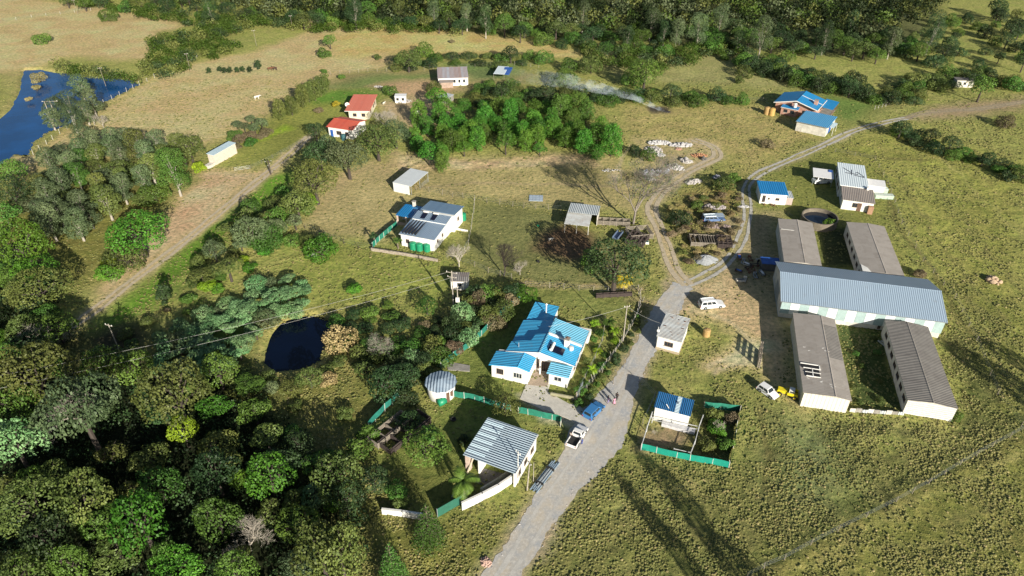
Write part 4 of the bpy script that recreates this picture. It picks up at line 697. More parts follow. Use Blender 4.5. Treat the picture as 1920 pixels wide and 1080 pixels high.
pen(1295,462,4.,3.5,-5,1.0,'collapsed timber frame in dry weeds, the left part',wood,4,1); pen(1316,462,3.2,3.2,-5,.9,'collapsed timber frame in dry weeds, the middle part',wood,6,1); pen(1345,466,3.,4.,-8,1.1,'dark timber frame at the right of the dry weeds',woodd,3,4); pen(1183,452,5,4.,10,1.3,'tall pole frame beside the white trough',wood,2,1)
pen(1118,560,7,.5,5,.8,'low dark log edging across the top of the palm garden',woodd,5,1,'log_edging')
pen(1423,690,4.5,.3,70,2.2,'made-up slatted hurdle standing for a patchy shadow near the tracks',wood,3,1)  # hurdle made up to stand for a shadow with light patches
# ---------------- poles and wires ----------------
def pole(px,py,h_,label,r_=.14,arms=(),mat=None,lean=(0,0),name='power_pole',tr=False,cat='pole'):
    p=P3(px,py); r=empty(name,p,0,label,cat); MB().tube((0,0,-.3),(lean[0],lean[1],h_),r_,r_*.65,8).build('shaft',mat or barkp,r)
    for z,a,w_ in arms:
        q=MB(); c_,s_=math.cos(a)*w_/2,math.sin(a)*w_/2; fx,fy=lean[0]*z/h_,lean[1]*z/h_; q.tube((fx-c_,fy-s_,z),(fx+c_,fy+s_,z),.07,n=5); k=q.build('crossarm',mat or barkp,r)
        for t_ in (-.9,0,.9): MB().lathe([(.05,z+.05),(.07,z+.15),(.03,z+.25)],fx+c_*t_,fy+s_*t_,6).build('insulator',white,k)
    if tr: wbox(r,-.35,.35,-.45,-.1,h_*.55,h_*.55+.9,white,'transformer')
    return p
def wire(a,b_,sag,label,n=14,r_=.022,grp=None):
    q=MB(); a=Vector(a);b_=Vector(b_); o=a.copy(); pv=None
    for i in range(n+1):
        t_=i/n; p=a.lerp(b_,t_); p.z-=4*sag*t_*(1-t_); p-=o
        if pv is not None: q.tube(pv,p,r_,n=3,cap=False)
        pv=p
    ob=q.build('overhead_wire',plain('wire_grey',(.35,.35,.33),.5,.1)); ob.location=o; tag(ob,label,'wire',grp)
pa=pole(851,582,9.,'power pole with crossarm above the pond, the taller of the pair',.15,((8.6,2.8,2.2),(7.6,2.8,1.8))); pb=pole(860,593,6.5,'shorter power pole carrying a white transformer box',.13,((6.2,2.8,1.6),),tr=True)
pc=pole(1168,640,8.,'grey lamp-like pole in the verge left of the road hut',.12,((7.7,.2,1.),)); pd_=pole(988,920,6.,'leaning timber pole beside the walled yard and road',.11,((5.7,2.,.9),),lean=(.3,0)); pole(971,905,6.5,'white steel pole rising over the walled yard corner',.07,((6.2,2.2,1.),),white); pole(1000,903,4.,'short thin pole standing on the verge behind the leaning pole',.06)
pe=pole(224,658,6.,'pale pole in the dark clearing on the left',.12,((5.7,2.8,1.5),))
pole(103,241,8.,'left leg of the twin power poles on the reservoir bank',.14); pole(112,238,8.,'right leg of the twin power poles on the reservoir bank',.14,((7.8,.1,4.5),))
for a,b_,l in ((357,132,'pale pole on the dry field above the reservoir'),(549,57,'pale pole before the far bush at top'),(481,86,'pale pole at the left end of the far dry field'),(146,26,'pale pole near the far top left fence'),(198,160,'pale pole on the bank near the drowned bushes')): pole(a,b_,6.,l,.08,((5.8,.3,1.2),),wood)
pole(508,327,4.,'dark stump pole with brackets beside the left dirt track',.22,((3.6,.4,1.6),(2.6,1.4,1.2)),barkd); pole(1254,745+12,2.,'white post standing in the shade of the blue roofed hut',.07,(),white,cat='post')
for k,(dz) in enumerate((8.7,7.7)):
    A=(pa.x-.8+k*1.2,pa.y,dz); Bp=P3(-60,715+k*25,9.); wire(A,(Bp.x,Bp.y,9.),1.2,'overhead wire crossing the pond, the '+('upper' if k==0 else 'lower')+' one',30,.016,'wires over the pond')
wire((pc.x,pc.y,7.7),(P3(1233,640).x,P3(1233,640).y,4.1),.3,'service wire from the grey pole to the road hut')
wire((pc.x,pc.y,7.7),(P3(1027,655).x,P3(1027,655).y,5.1),.3,'service wire from the grey pole to the blue house')
# ---------------- vehicles ----------------
def vehicle(pa_,pb_,L_,Wd,label,cat,paint,kind='suv',name='car',h_=1.7):
    """nose at pb_, tail at pa_"""
    a=P3(*pa_);b_=P3(*pb_); ang=math.atan2(b_.y-a.y,b_.x-a.x); c_=(a+b_)/2; r=empty(name,c_,ang,label,cat); w=Wd/2; l=L_/2; belt=.58*h_; x0,x1={'suv':(-l+.05,l*.40),'hatch':(-l+.08,l*.42),'pickup':(-.25,l*.45),'van':(-l+.03,l*.80),'sedan':(-l*.62,l*.42)}[kind]; nose=.78*belt if kind!='van' else belt
    prof=[(-l,.32),(-l,belt*.85),(-l+.1,belt),(x1,belt),(x1+.15,belt*.98),(l-.25,nose*.97),(l-.02,nose*.8),(l,.35),(l-.15,.24),(-l+.15,.24)]
    if kind=='pickup': prof=[(-.3,.32),(-.3,belt),(x1,belt),(x1+.15,belt*.98),(l-.25,nose*.97),(l-.02,nose*.8),(l,.35),(l-.15,.24),(-.3,.24)]
    q=MB(); n=len(prof); ys=(-w,-w*.97,w*.97,w); kk=(0,1,1,0)
    vs=[]; 
    for yy,k in ((-w*.93,.9),(-w,1),(w,1),(w*.93,.9)): vs+=[(x,yy,z if abs(yy)==w else (z*.0+ (z-.6)*.93+.6)) for x,z in prof]
    fs=[tuple(range(n)),tuple(range(4*n-1,3*n-1,-1))]
    for s_ in range(3): fs+=[(s_*n+i,(s_+1)*n+i,(s_+1)*n+(i+1)%n,s_*n+(i+1)%n) for i in range(n)]
    q.add(vs,fs); body=q.build('body',paint,r)
    tx0,tx1=x0+(.22 if kind!='pickup' else .12),x1-.55; 
    if kind=='van': tx1=x1-.25
    bt=[(x0,-w*.94,belt-.01),(x1,-w*.94,belt-.01),(x1,w*.94,belt-.01),(x0,w*.94,belt-.01)]; tt=[(tx0,-w*.78,h_),(tx1,-w*.78,h_),(tx1,w*.78,h_),(tx0,w*.78,h_)]
    MB().add(bt+tt,[(4,5,6,7),(0,1,5,4),(1,2,6,5),(2,3,7,6),(3,0,4,7)]).build('cabin',paint,r)
    def pane(nm,i,j,u0,u1,v0=.12,v1=.86):
        A,B_,C_,D_=map(Vector,(bt[i],bt[j],tt[j],tt[i])); nn=(B_-A).cross(D_-A).normalized()*.012
        pt=lambda u,v:(A.lerp(B_,u)).lerp(D_.lerp(C_,u),v)+nn
        MB().add([pt(u0,v0),pt(u1,v0),pt(u1,v1),pt(u0,v1)],[(0,1,2,3)]).build(nm,glass,r)
    pane('windscreen',1,2,.06,.94); pane('rear_window',3,0,.1,.9,.2,.85)
    for i,j in ((0,1),(2,3)):
        cuts=((.06,.34),(.37,.64),(.67,.92)) if kind in('suv','van') else (((.1,.5),(.54,.92)) if kind!='pickup' else ((.15,.9),))
        for u0,u1 in cuts: pane('side_window',i,j,u0,u1)
    if kind=='pickup':
        q=MB(); q.box(-l+.04,-.31,-w+.07,w-.07,.45,.55); q.build('bed_floor',black,r)
        q=MB(); q.box(-l,-.32,-w,-w+.06,.35,belt); q.box(-l,-.32,w-.06,w,.35,belt); q.build('bed_side',paint,r); MB().box(-l-.05,-l-.002,-w,w,.35,belt-.02).build('tailgate',paint,r)
    if kind=='suv':
        q=MB()
        for yy in (-w*.6,w*.6): q.tube((tx0+.2,yy,h_+.07),(tx1-.1,yy,h_+.07),.025,n=5)
        q.build('roof_rack',steel,r)
    for sx in (l*.62,-l*.60):
        for sy in (-1,1):
            t_=MB().tube((sx,sy*(w-.2),.34),(sx,sy*(w+.02),.34),.34,n=14).build('wheel',black,r); MB().tube((sx,sy*(w+.02),.34),(sx,sy*(w+.035),.34),.19,n=10).build('rim',steel,t_)
    for sy in (-1,1): MB().box(l-.06,l+.015,sy*w*.72-.16,sy*w*.72+.16,nose*.62,nose*.8).build('headlight',plain('lamp_glass',(.7,.72,.75),.1,.05),r); MB().box(-l-.065,-l+.05,sy*w*.85-.08,sy*w*.85+.08,belt*.6,belt*.85).build('tail_light',plain('tail_lamp',(.4,.02,.02),.3,.05),r)
    MB().box(l-.08,l+.05,-w*.95,w*.95,.3,.5).build('bumper',black if kind=='pickup' else paint,r); q=MB(); q.box(x1-.3,x1-.15,-w-.15,-w+.02,belt,belt+.15); q.box(x1-.3,x1-.15,w-.02,w+.15,belt,belt+.15); q.build('mirror',paint,r)
    return r
vehicle((1310,577),(1356,573),4.9,1.75,'white pickup with windowed canopy parked on the gravel fork','car',carw,'suv',h_=1.75)
vehicle((1102,785),(1124,763),4.1,1.7,'blue hatchback parked at the driveway mouth','car',carb,'hatch',h_=1.5)
vehicle((1072,838),(1092,806),4.7,1.7,'white pickup with open dark load bed parked on the left side of the road','pickup',carw,'pickup','pickup_truck',1.55)
vehicle((1428,731),(1449,745),3.4,1.5,'small white car parked beside the yellow machine','car',carw,'hatch',h_=1.35)
vehicle((1561,341),(1519,344),4.7,1.8,'white van parked in front of the white carport','van',carw,'van',h_=2.)
# yellow machine
p=P3(1476,741); r=empty('yellow_tractor',p,math.radians(-24),'stripped yellow farm machine beside the grey roofed shed','tractor')
MB().prism([(-1.7,.5),(-1.6,1.05),(-.2,1.0),(-.1,.5)],-.45,.45,'y').build('hood',yell,r); q=MB(); q.box(-.1,1.5,-.7,-.6,.6,1.1); q.box(-.1,1.5,.6,.7,.6,1.1); q.box(-.1,1.55,-.6,.6,.5,.6); q.build('load_frame',yell,r); q=MB(); q.box(.1,.9,-.5,.5,1.0,1.5); q.build('cab_panel',white,r); MB().box(.2,.8,-.51,-.502,1.1,1.4).build('pane',glass,r)
for sx in (-1.2,1.1):
    for sy in (-1,1): t_=MB().tube((sx,sy*.55,.38),(sx,sy*.8,.38),.38,n=12).build('wheel',black,r); MB().tube((sx,sy*.8,.38),(sx,sy*.82,.38),.18,n=8).build('rim',yell,t_)
# ---------------- people ----------------
def person(px,py,ang,label,shirt,trou,skin=(.10,.055,.035),h_=1.7,stride=.18,skirt=False,z=0.):
    p=P3(px,py,z); r=empty('person',p,ang,label,'person'); k=h_/1.7
    J=[(0,0,.92,.13),(0,0,1.12,.125),(0,0,1.36,.15),(0,0,1.47,.055),(.01,0,1.55,.075),(.015,0,1.63,.085)]; E=[(0,1),(1,2),(2,3),(3,4),(4,5)]
    for s_ in (-1,1):
        b0=len(J); fx=stride*s_; J+=[(0,s_*.1,.86,.09),(fx*.5+.03,s_*.1,.48,.06),(fx,s_*.1,.09,.042),(fx+.14,s_*.11,.04,.04)]; E+=[(0,b0),(b0,b0+1),(b0+1,b0+2),(b0+2,b0+3)]
        b0=len(J); J+=[(0,s_*.19,1.38,.055),(-fx*.3-.02,s_*.25,1.12,.042),(-fx*.6+.08,s_*.26,.9,.03),(-fx*.6+.10,s_*.26,.83,.032)]; E+=[(2,b0),(b0,b0+1),(b0+1,b0+2),(b0+2,b0+3)]; hb=b0+3
        for q_,(dx,dy,dz) in enumerate(((.03,0,-.09),(.012,0,-.105),(-.008,0,-.10),(-.026,0,-.08),(.05,-s_*.02,-.03))):
            J.append((J[hb][0]+dx*.6,J[hb][1]+dy*.5,J[hb][2]+dz*.5,.010)); J.append((J[hb][0]+dx+.01,J[hb][1]+dy,J[hb][2]+dz,.008)); E+=[(hb,len(J)-2),(len(J)-2,len(J)-1)]
    def skinned(nm,J,E,mat,inf=0):
        me=bpy.data.meshes.new(nm); me.from_pydata([(x*k,y*k,z_*k) for x,y,z_,_ in J],E,[]); me.materials.append(mat); o=link(nm,me,r); md=o.modifiers.new('skin','SKIN'); md.use_smooth_shade=True
        for i,v in enumerate(me.skin_vertices[0].data): v.radius=(J[i][3]*k+inf,)*2; v.use_root=(i==0)
        o.modifiers.new('sub','SUBSURF').levels=1; o.modifiers['sub'].render_levels=1; return o
    sm=plain('skin_tone',skin,.6,.1); b_=skinned('body',J,E,sm)
    skinned('shirt',[(0,0,.95,.14),(0,0,1.15,.14),(0,0,1.36,.165),(0,-.19,1.38,.068),(-.01,-.24,1.2,.058),(0,.19,1.38,.068),(-.01,.24,1.2,.058)],[(0,1),(1,2),(2,3),(3,4),(2,5),(5,6)],shirt,.004)
    if skirt: MB().lathe([(.27*k,.45*k),(.2*k,.75*k),(.15*k,1.0*k)],0,0,14).build('skirt',trou,r,True)
    else: skinned('trousers',[(0,0,.93,.14),(0,-.1,.86,.1),(-stride*.5+.03,-.1,.48,.072),(-stride,-.1,.14,.06),(0,.1,.86,.1),(stride*.5+.03,.1,.48,.072),(stride,.1,.14,.06)],[(0,1),(1,2),(2,3),(0,4),(4,5),(5,6)],trou,.004)
    MB().lathe([(.02,1.74*k),(.075*k,1.715*k),(.10*k,1.66*k),(.098*k,1.62*k)],-.005,0,12).build('hair',black,r,True)
    q=MB(); q.rock((.10*k,0,1.60*k),.018,1); q.build('nose',sm,b_); 
    for s_ in (-1,1): MB().rock((.092*k,s_*.03*k,1.635*k),.012,2).build('eye',black,b_); MB().rock((.01*k,s_*.088*k,1.61*k),.022,3).build('ear',sm,b_)
    MB().box(.088*k,.098*k,-.02,.02,1.562*k,1.57*k).build('mouth',redp,b_)
    return r
navy=plain('navy_cloth',(.02,.03,.08),.9,.1); pink=plain('pink_cloth',(.62,.30,.42),.9,.1); blk=plain('black_cloth',(.02,.02,.025),.9,.1); grc=plain('pale_cloth',(.55,.48,.42),.9,.1); lil=plain('lilac_cloth',(.25,.20,.40),.9,.1); bluc=plain('blue_cloth',(.04,.08,.32),.9,.1)
person(1156,750,1.0,'person in black clothes walking on the road, rightmost of the group',blk,blk); person(1151,759,2.,'person in pink clothes standing on the road in the middle of the group',pink,pink,skirt=True,h_=1.6); person(1140,756,.3,'person in dark blue clothes on the road, leftmost of the group',navy,lil)
person(1070,824,.9,'person in pale top standing behind the open bed of the white pickup',grc,blk,stride=.05); person(1091,833,2.5,'person in blue bending by the white pickup on its right side',bluc,bluc,h_=1.3,stride=.05)
# ---------------- small things ----------------
p=P3(1000,922); e=P3(1043,866); r=empty('pipe_bundle',p,math.atan2(e.y-p.y,e.x-p.x),'bundle of long blue-grey steel pipes lying on the road verge','pipes'); Lp=(e-p).length
for k in range(5): MB().tube((.3*(k%2),-.5+k*.25,.14),(Lp-.3*(k%3),-.5+k*.25,.14),.11,n=8).build('pipe',plain('blue_grey_steel',(.32,.42,.52),.35,.15,2,metal=.4),r)
for k in range(2): MB().tube((.8+k*.3,-.25+k*.35,.34),(Lp*.75,-.25+k*.3,.34),.11,n=8).build('pipe',steel,r)
for x in (.25*Lp,.72*Lp): MB().box(x-.12,x+.12,-.65,.65,.0,.45).build('strap',black,r)
def heap(px,py,rx,ry,h_,label,mat,n=60,rs=(.12,.35),name='rubble_pile',cat='rubble',seed=1,rot=0,core=True,group=None):
    p=P3(px,py); rd=random.Random(seed*13+n); q=MB(); o=Vector(p)
    for i in range(n):
        a=rd.uniform(0,6.28); d=math.sqrt(rd.random()); z=h_*(1-d)**.8*rd.uniform(.6,1.) ; q.rock((rx*d*math.cos(a),ry*d*math.sin(a),z+.05),rd.uniform(*rs),rd.randint(0,9999),rd.uniform(.5,.9))
    if core: q.lathe([(.9,0),(.7,.3*h_),(.35,.55*h_),(.05,.65*h_)],0,0,16); b0=len(q.v)-64; q.v[b0:]=[(x*rx,y*ry,z) for x,y,z in q.v[b0:]]
    ob=q.build(name,mat); ob.location=o; ob.rotation_euler.z=rot; return tag(ob,label,cat,group)
def gravel_heap():
    p=P3(1322,488); n=28; q=MB(); prof=[(1,0),(.86,.28),(.66,.62),(.42,.95),(.2,1.12),(.03,1.2)]; vs=[]
    for k,(a,z) in enumerate(prof):
        for i in range(n):
            t_=2*math.pi*i/n; w_=1+.10*math.sin(3*t_+1)+.06*math.sin(7*t_+k); vs.append((a*w_*2.6*math.cos(t_),a*w_*1.9*math.sin(t_),z*(1+.08*math.sin(5*t_))))
    q.add(vs,[(k*n+i,k*n+(i+1)%n,(k+1)*n+(i+1)%n,(k+1)*n+i) for k in range(len(prof)-1) for i in range(n)]+[tuple(range((len(prof)-1)*n,len(prof)*n))])
    rd=random.Random(4)
    for i in range(120):
        a=rd.uniform(0,6.28);d=rd.uniform(.2,1.1); q.rock((2.6*d*math.cos(a),1.9*d*math.sin(a),max(.03,1.15*(1-d))),rd.uniform(.06,.14),i)
    ob=q.build('gravel_pile',gravm); ob.location=p; tag(ob,'smooth grey gravel heap at the fork of the tracks','gravel pile')
gravel_heap()
whr=plain('white_rubble',(.58,.57,.57),.95,.5,3.5); blr=plain('bluish_rubble',(.38,.39,.45),.95,.55,4)
for i,(px,py,rx,ry,h_,l) in enumerate(((1212,325,1.2,1.5,1.1,'leftmost pale heap in the row of dumped heaps'),(1221,326,1.1,1.9,1.3,'second pale heap in the row of dumped heaps'),(1233,325,1.1,1.9,1.3,'third pale heap in the row, with a reddish stain beside it'),(1246,322,1.1,1.8,1.2,'fourth pale heap in the row of dumped heaps'),(1218,336,1.3,.9,.9,'small cream heap in front of the row of dumped heaps'),(1266,315,2.4,1.5,1.3,'large rounded white heap at the right end of the row'))): heap(px,py,rx,ry,h_,l,whr if i in(4,5) else blr,60,(.16,.42),seed=i,rot=-.5,group='row of dumped heaps')
heap(1236,269,3.6,1.1,.9,'long white rubble ridge at the back of the dump',whr,80,(.2,.5),seed=11); heap(1277,273,3.4,1.3,.9,'long white rubble ridge right of the other, on bare ground',whr,70,(.2,.5),seed=12); heap(1225,282,2.5,2.5,.9,'grey broken stone pile below the white ridge',rubm,90,(.15,.4),seed=13); heap(1238,291,1.3,1.2,.6,'small pale stone pile in front of the grey stones',whr,40,(.12,.3),seed=14)
heap(1287,303,1.7,1.5,.9,'grey slab heap beside the farm track',rubm,14,(.4,.8),seed=15); heap(1310,292,2.4,1.3,.4,'flat orange soil patch heap beside the farm track',plain('orange_soil',(.50,.26,.14),.95,.3),70,(.1,.3),seed=16); heap(1272,280,.9,.9,.5,'small heap of red bricks below the white ridge',brick,40,(.1,.2),seed=17)
heap(1300,342,2.6,1.0,.9,'long pale rubble bank on the edge of the weeds',rubm,50,(.2,.45),seed=18,rot=.4); heap(1344,335,.9,1.2,1.1,'pale blue-grey sheet heap among bushes',blr,20,(.3,.6),seed=19); heap(1395,408-20,1.7,.5,.4,'thin white rubble strip beside the gravel track',whr,30,(.12,.3),seed=20); heap(1337,389,3.,1.5,.8,'pile of grey pinkish slate stones behind the wrecked blue car',plain('pinkish_slate',(.42,.38,.38),.9,.4,3),150,(.12,.35),seed=21); heap(1345,425,3.2,.9,.6,'pile of brown pinkish stones before the wrecked blue car',plain('brownish_stone',(.32,.25,.23),.9,.4,3),110,(.1,.3),seed=22)
heap(1145,320,2.4,.8,.5,'scatter of white stones below the bank',whr,24,(.12,.3),seed=23,core=False); heap(1861,527,1.5,1.3,1.0,'round heap of tan boulders alone in the right field',plain('tan_boulder',(.52,.38,.26),.9,.3,3),26,(.3,.6),seed=24,name='boulder_heap',cat='boulders'); heap(911,1054,.8,.8,.45,'small heap of pink bricks on the verge at the bottom',plain('pink_brick',(.62,.42,.34),.9,.3,5),60,(.07,.14),seed=25,name='brick_pile',cat='bricks')
heap(1320,300,.8,.7,.8,'dark boxy lump at the right end of the orange soil',concd,6,(.35,.6),seed=26); heap(765,190,1.2,1.2,.5,'grey stone scatter beside the small block hut',rubm,20,(.12,.3),seed=27,core=False); heap(710,163,1.6,.8,.4,'low stone heap on the bare soil near the long white house',rubm,30,(.15,.3),seed=28); heap(582,478,1.,.5,.5,'pale stone lump under the bright green lawn bush',rubm,5,(.3,.5),seed=29)
# scrap in the shade
rd=random.Random(9)
SCR=[(1388,486),(1395,494),(1404,505),(1400,497),(1409,512),(1418,520),(1385,510),(1425,490),(1408,488),(1430,515),(1415,500),(1398,528)]
words=['at its left edge','beside the pale frame','near the middle','behind the middle one','in front of the middle','lowest in the group','at the far left side','near the blue roofed kennel','at the back','below the kennel','dark one in the centre','nearest the gravel fork']
for i,(px,py) in enumerate(SCR):
    p=P3(px,py); r=empty('scrap_implement',p,rd.uniform(0,3),'rusty scrap implement in the shade of the long shed, '+words[i],'scrap','scrap metal in the shade'); m_=(rust,steel,woodd,whited)[i%4]
    q=MB(); q.box(-.8,.8,-.05,.05,.3,.42); q.box(-.8,.8,.5,.6,.3,.42); q.box(-.7,-.6,-.05,.6,.3,.5); q.box(.6,.7,-.05,.6,.3,.9); q.build('frame',m_,r)
    for sx in (-.5,.6): MB().tube((sx,-.12,.3),(sx,-.2,.3),.3,n=10).build('wheel',black if i%2 else rust,r)
    if i%3==0: MB().slab([(-.5,0,.6),(.5,0,.75),(.5,.5,.75),(-.5,.5,.6)],.04).build('panel',white if i%2 else bluep,r)
r=empty('white_bathtub',P3(1388,527),.1,'pale bathtub like trough lying in the shade of the long shed','trough'); wbox(r,-.9,.9,-.35,.35,0,.45,whited,'body'); wbox(r,-.8,.8,-.25,.25,.451,.47,concd,'water')
r=empty('water_trough',P3(1206,456),math.radians(-8),'white concrete trough beside the timber pens','trough'); wbox(r,-1.2,1.2,-.4,.4,0,.5,white,'body'); wbox(r,-1.1,1.1,-.3,.3,.501,.53,plain('teal_water',(.03,.12,.12),.1,.1),'water')
r=empty('farm_trailer',P3(1158,445),math.radians(62),'narrow dark blue trailer parked by the timber race','trailer'); q=MB(); q.box(-1.7,1.7,-.65,-.58,.4,1.0); q.box(-1.7,1.7,.58,.65,.4,1.0); q.box(-1.7,1.7,-.58,.58,.4,.47); q.build('body',plain('grey_blue_paint',(.13,.18,.28),.5,.2),r); q=MB().tube((1.7,0,.43),(2.7,0,.4),.06); q.build('drawbar',steel,r)
for sy in (-.75,.75): MB().tube((0,sy-.08,.3),(0,sy+.08,.3),.3,n=12).build('wheel',black,r)
# solar frame on the grass, wreck
r=empty('ground_sheet',P3(1005,372),math.radians(-3),'square bluish panel sheet laid on the grass by the wire fence','panel'); q=MB()
for i in range(4):
    for j in range(3): wbox(r,-1.65+i*.83,-.86+i*.83,-1.5+j*1.,-.55+j*1.,.12,.17,plain('panel_blue_grey',(.42,.50,.58),.4,.2,2),'panel')
wbox(r,-1.72,1.72,-1.57,1.5,.02,.11,steel,'frame')
r=vehicle((1314,414),(1360,412),5.2,1.9,'wrecked roofless blue car overgrown by dry weeds','car wreck',plain('faded_blue_paint',(.12,.20,.38),.6,.35,2),'suv','wrecked_car',1.3)
q=MB(); q.box(-2.4,2.3,-.9,.9,1.31,1.36); q.build('loose_sheet',plain('pale_blue_sheet_scrap',(.38,.46,.55),.5,.3,2),r)
for px,py,rr,l in ((850,787,.45,'dark round tyre planter on the shaded lawn'),(1009,491,.3,'lone dark round feed bowl on the fenced grass'),(975,503,.3,'second dark feed bowl nearer the bare tree'),(1009,424,.3,'small green tub left of the animal shelter')):
    ob=MB().lathe([(rr,0),(rr*1.05,.25),(rr*.7,.28),(rr*.6,.1)],0,0,14).build('tub',tankg if 'green' in l else black); ob.location=P3(px,py); tag(ob,l,'tub')
r=empty('bench',P3(1057,746),math.radians(-15),'long pale mossy log bench beside the concrete drive','bench'); MB().tube((-2.2,0,.4),(2.2,0,.4),.28,n=10).build('log',plain('mossy_log',(.34,.32,.20),.9,.3),r); MB().box(-1.6,-1.3,-.3,.3,0,.2).build('support',wood,r); MB().box(1.3,1.6,-.3,.3,0,.2).build('support',wood,r)
# drive gate posts / frame
r=empty('drive_gate',P3(1080,752),math.radians(60),'open grey timber gate frame at the driveway mouth','gate'); q=MB(); q.tube((0,0,0),(0,0,2.0),.1); q.build('gate_post',wood,r); q=MB()
for k in range(4): q.tube((0,0,.4+k*.4),(3.,0.3,.4+k*.4),.03)
q.tube((3,.3,.3),(3,.3,1.7),.04); q.tube((0,0,.4),(3,.3,1.6),.03); q.build('gate_leaf',steel,r)
# animals
def cow(px,py,ang,label,col,s_=1.,name='cow',cat='cow'):
    p=P3(px,py); r=empty(name,p,ang,label,cat); r.scale=(s_,)*3
    J=[(0,0,1.05,.33),(.55,0,1.08,.33),(-.55,0,1.1,.30),(.85,0,1.2,.2),(1.15,0,1.3,.13),(1.4,0,1.2,.11),(1.58,0,1.05,.07),(-.78,0,1.15,.12),(-.86,0,.7,.03)]; E=[(0,1),(0,2),(1,3),(3,4),(4,5),(5,6),(2,7),(7,8)]
    for x,b_,hock in ((.55,1,0),(-.55,2,1)):
        for sy in (-1,1):
            k=len(J); J+=[(x+(.04 if not hock else .08),sy*.2,.72,.12),(x+(.0 if not hock else -.10),sy*.2,.40,.06),(x+.02,sy*.2,.04,.055)]; E+=[(b_,k),(k,k+1),(k+1,k+2)]
    k=len(J); J+=[(1.22,.14,1.42,.04),(1.22,-.14,1.42,.04)]; E+=[(4,k),(4,k+1)]
    me=bpy.data.meshes.new('body'); me.from_pydata([j[:3] for j in J],E,[]); me.materials.append(col); o=link('body',me,r); md=o.modifiers.new('skin','SKIN'); md.use_smooth_shade=True
    for i,v in enumerate(me.skin_vertices[0].data): v.radius=(J[i][3],)*2; v.use_root=(i==0)
    q=o.modifiers.new('sub','SUBSURF'); q.levels=1; q.render_levels=1; return r
brc=plain('brown_hide',(.18,.08,.04),.9,.4,1.5); whc=plain('white_hide',(.70,.66,.58),.9,.1)
cow(507,133,.2,'brown cow standing on the dry field, left of its darker neighbour',brc); cow(516,132,2.9,'darker brown cow facing the other way on the dry field',plain('dark_hide',(.08,.04,.03),.9,.3,1.5)); cow(482,187,.6,'lone white cow on the dry field',whc)
cow(720,196,1.,'white goat standing right of the upper red roofed house',whc,.6,'goat','goat')
cow(1032,452,.1,'white sheep lying like shape on bare soil below the animal shelter',whc,.55,'sheep','sheep')
# ---------------- vegetation ----------------
def leaf_cloud(cen,rad,n,leaf,seed,zmin=-.5,flat=1.,up=.35,tintv=None,asp=.75,inner=True):
    """n small leaf clumps over lobes; returns V,F,tint"""
    g=np.random.default_rng(seed); cen=np.array(cen,float); rad=np.array(rad,float); K=len(cen)
    w_=rad.max(1)**2; k=g.choice(K,int(n*1.7),p=w_/w_.sum()); d=g.normal(size=(len(k),3)); d/=np.linalg.norm(d,axis=1)[:,None]; ok=d[:,2]>zmin; k,d=k[ok],d[ok]
    p=cen[k]+rad[k]*d*(.80+.28*g.random((len(k),1))**1.3)
    if inner:
        keep=np.ones(len(p),bool)
        for j in range(K):
            q=((p-cen[j])/rad[j]); keep&=~((k!=j)&((q**2).sum(1)<.62))
        p,k,d=p[keep],k[keep],d[keep]
    p,k,d=p[:n],k[:n],d[:n]; m=len(p); up=up*.3
    nn=d/rad[k]*rad[k].mean(1)[:,None]+g.normal(size=(m,3))*.5; nn[:,2]+=up; nn/=np.linalg.norm(nn,axis=1)[:,None]
    a=np.cross(nn,g.normal(size=(m,3))); a/=np.linalg.norm(a,axis=1)[:,None]+1e-9; b=np.cross(nn,a); s_=leaf*(.6+.8*g.random((m,1)))*.5
    V=np.stack([p-a*s_,p-b*s_*asp,p+a*s_*.9+nn*s_*.35,p+b*s_*asp],1).reshape(-1,3); Fa=np.arange(m*4).reshape(-1,4); lob=g.random(K)
    return V,Fa,np.clip(lob[k]*.75+g.random(m)*.35-.05,0,1)
def crown_mesh(name,parts,mat):
    V=np.concatenate([p[0] for p in parts]); off=0; Fs=[]
    for p in parts: Fs.append(p[1]+off); off+=len(p[0])
    Fa=np.concatenate(Fs); tt=np.concatenate([p[2] for p in parts]); me=npmesh(name,V,Fa,mat); at_=me.attributes.new('tint','FLOAT','FACE'); at_.data.foreach_set('value',tt.astype(np.float32)); return me
def limbs(name,pts,R0,mat,h0=0.):
    """trunk and limbs reaching the lobes. pts: list of targets"""
    q=MB(); base=Vector((0,0,-.3)); zt=min(p[2] for p in pts)*.75; top=Vector((0,0,max(zt,.6))); q.tube(base,top*.5,R0,R0*.8,7,False); q.tube(top*.5,top,R0*.8,R0*.65,7,False)
    for p in pts:
        p=Vector(p); mid=top.lerp(p,.5)+Vector((0,0,.12*(p-top).length)); q.tube(top,mid,R0*.42,R0*.25,5,False); q.tube(mid,p,R0*.25,R0*.1,4,False)
        for k in range(2): q.tube(mid.lerp(p,.4),p+Vector(((k-.5)*.9,.5*(-1)**k,.4)),R0*.14,R0*.05,3,False)
    me=bpy.data.meshes.new(name); me.from_pydata(q.v,[],q.f); me.materials.append(mat); return me
PROTO={}
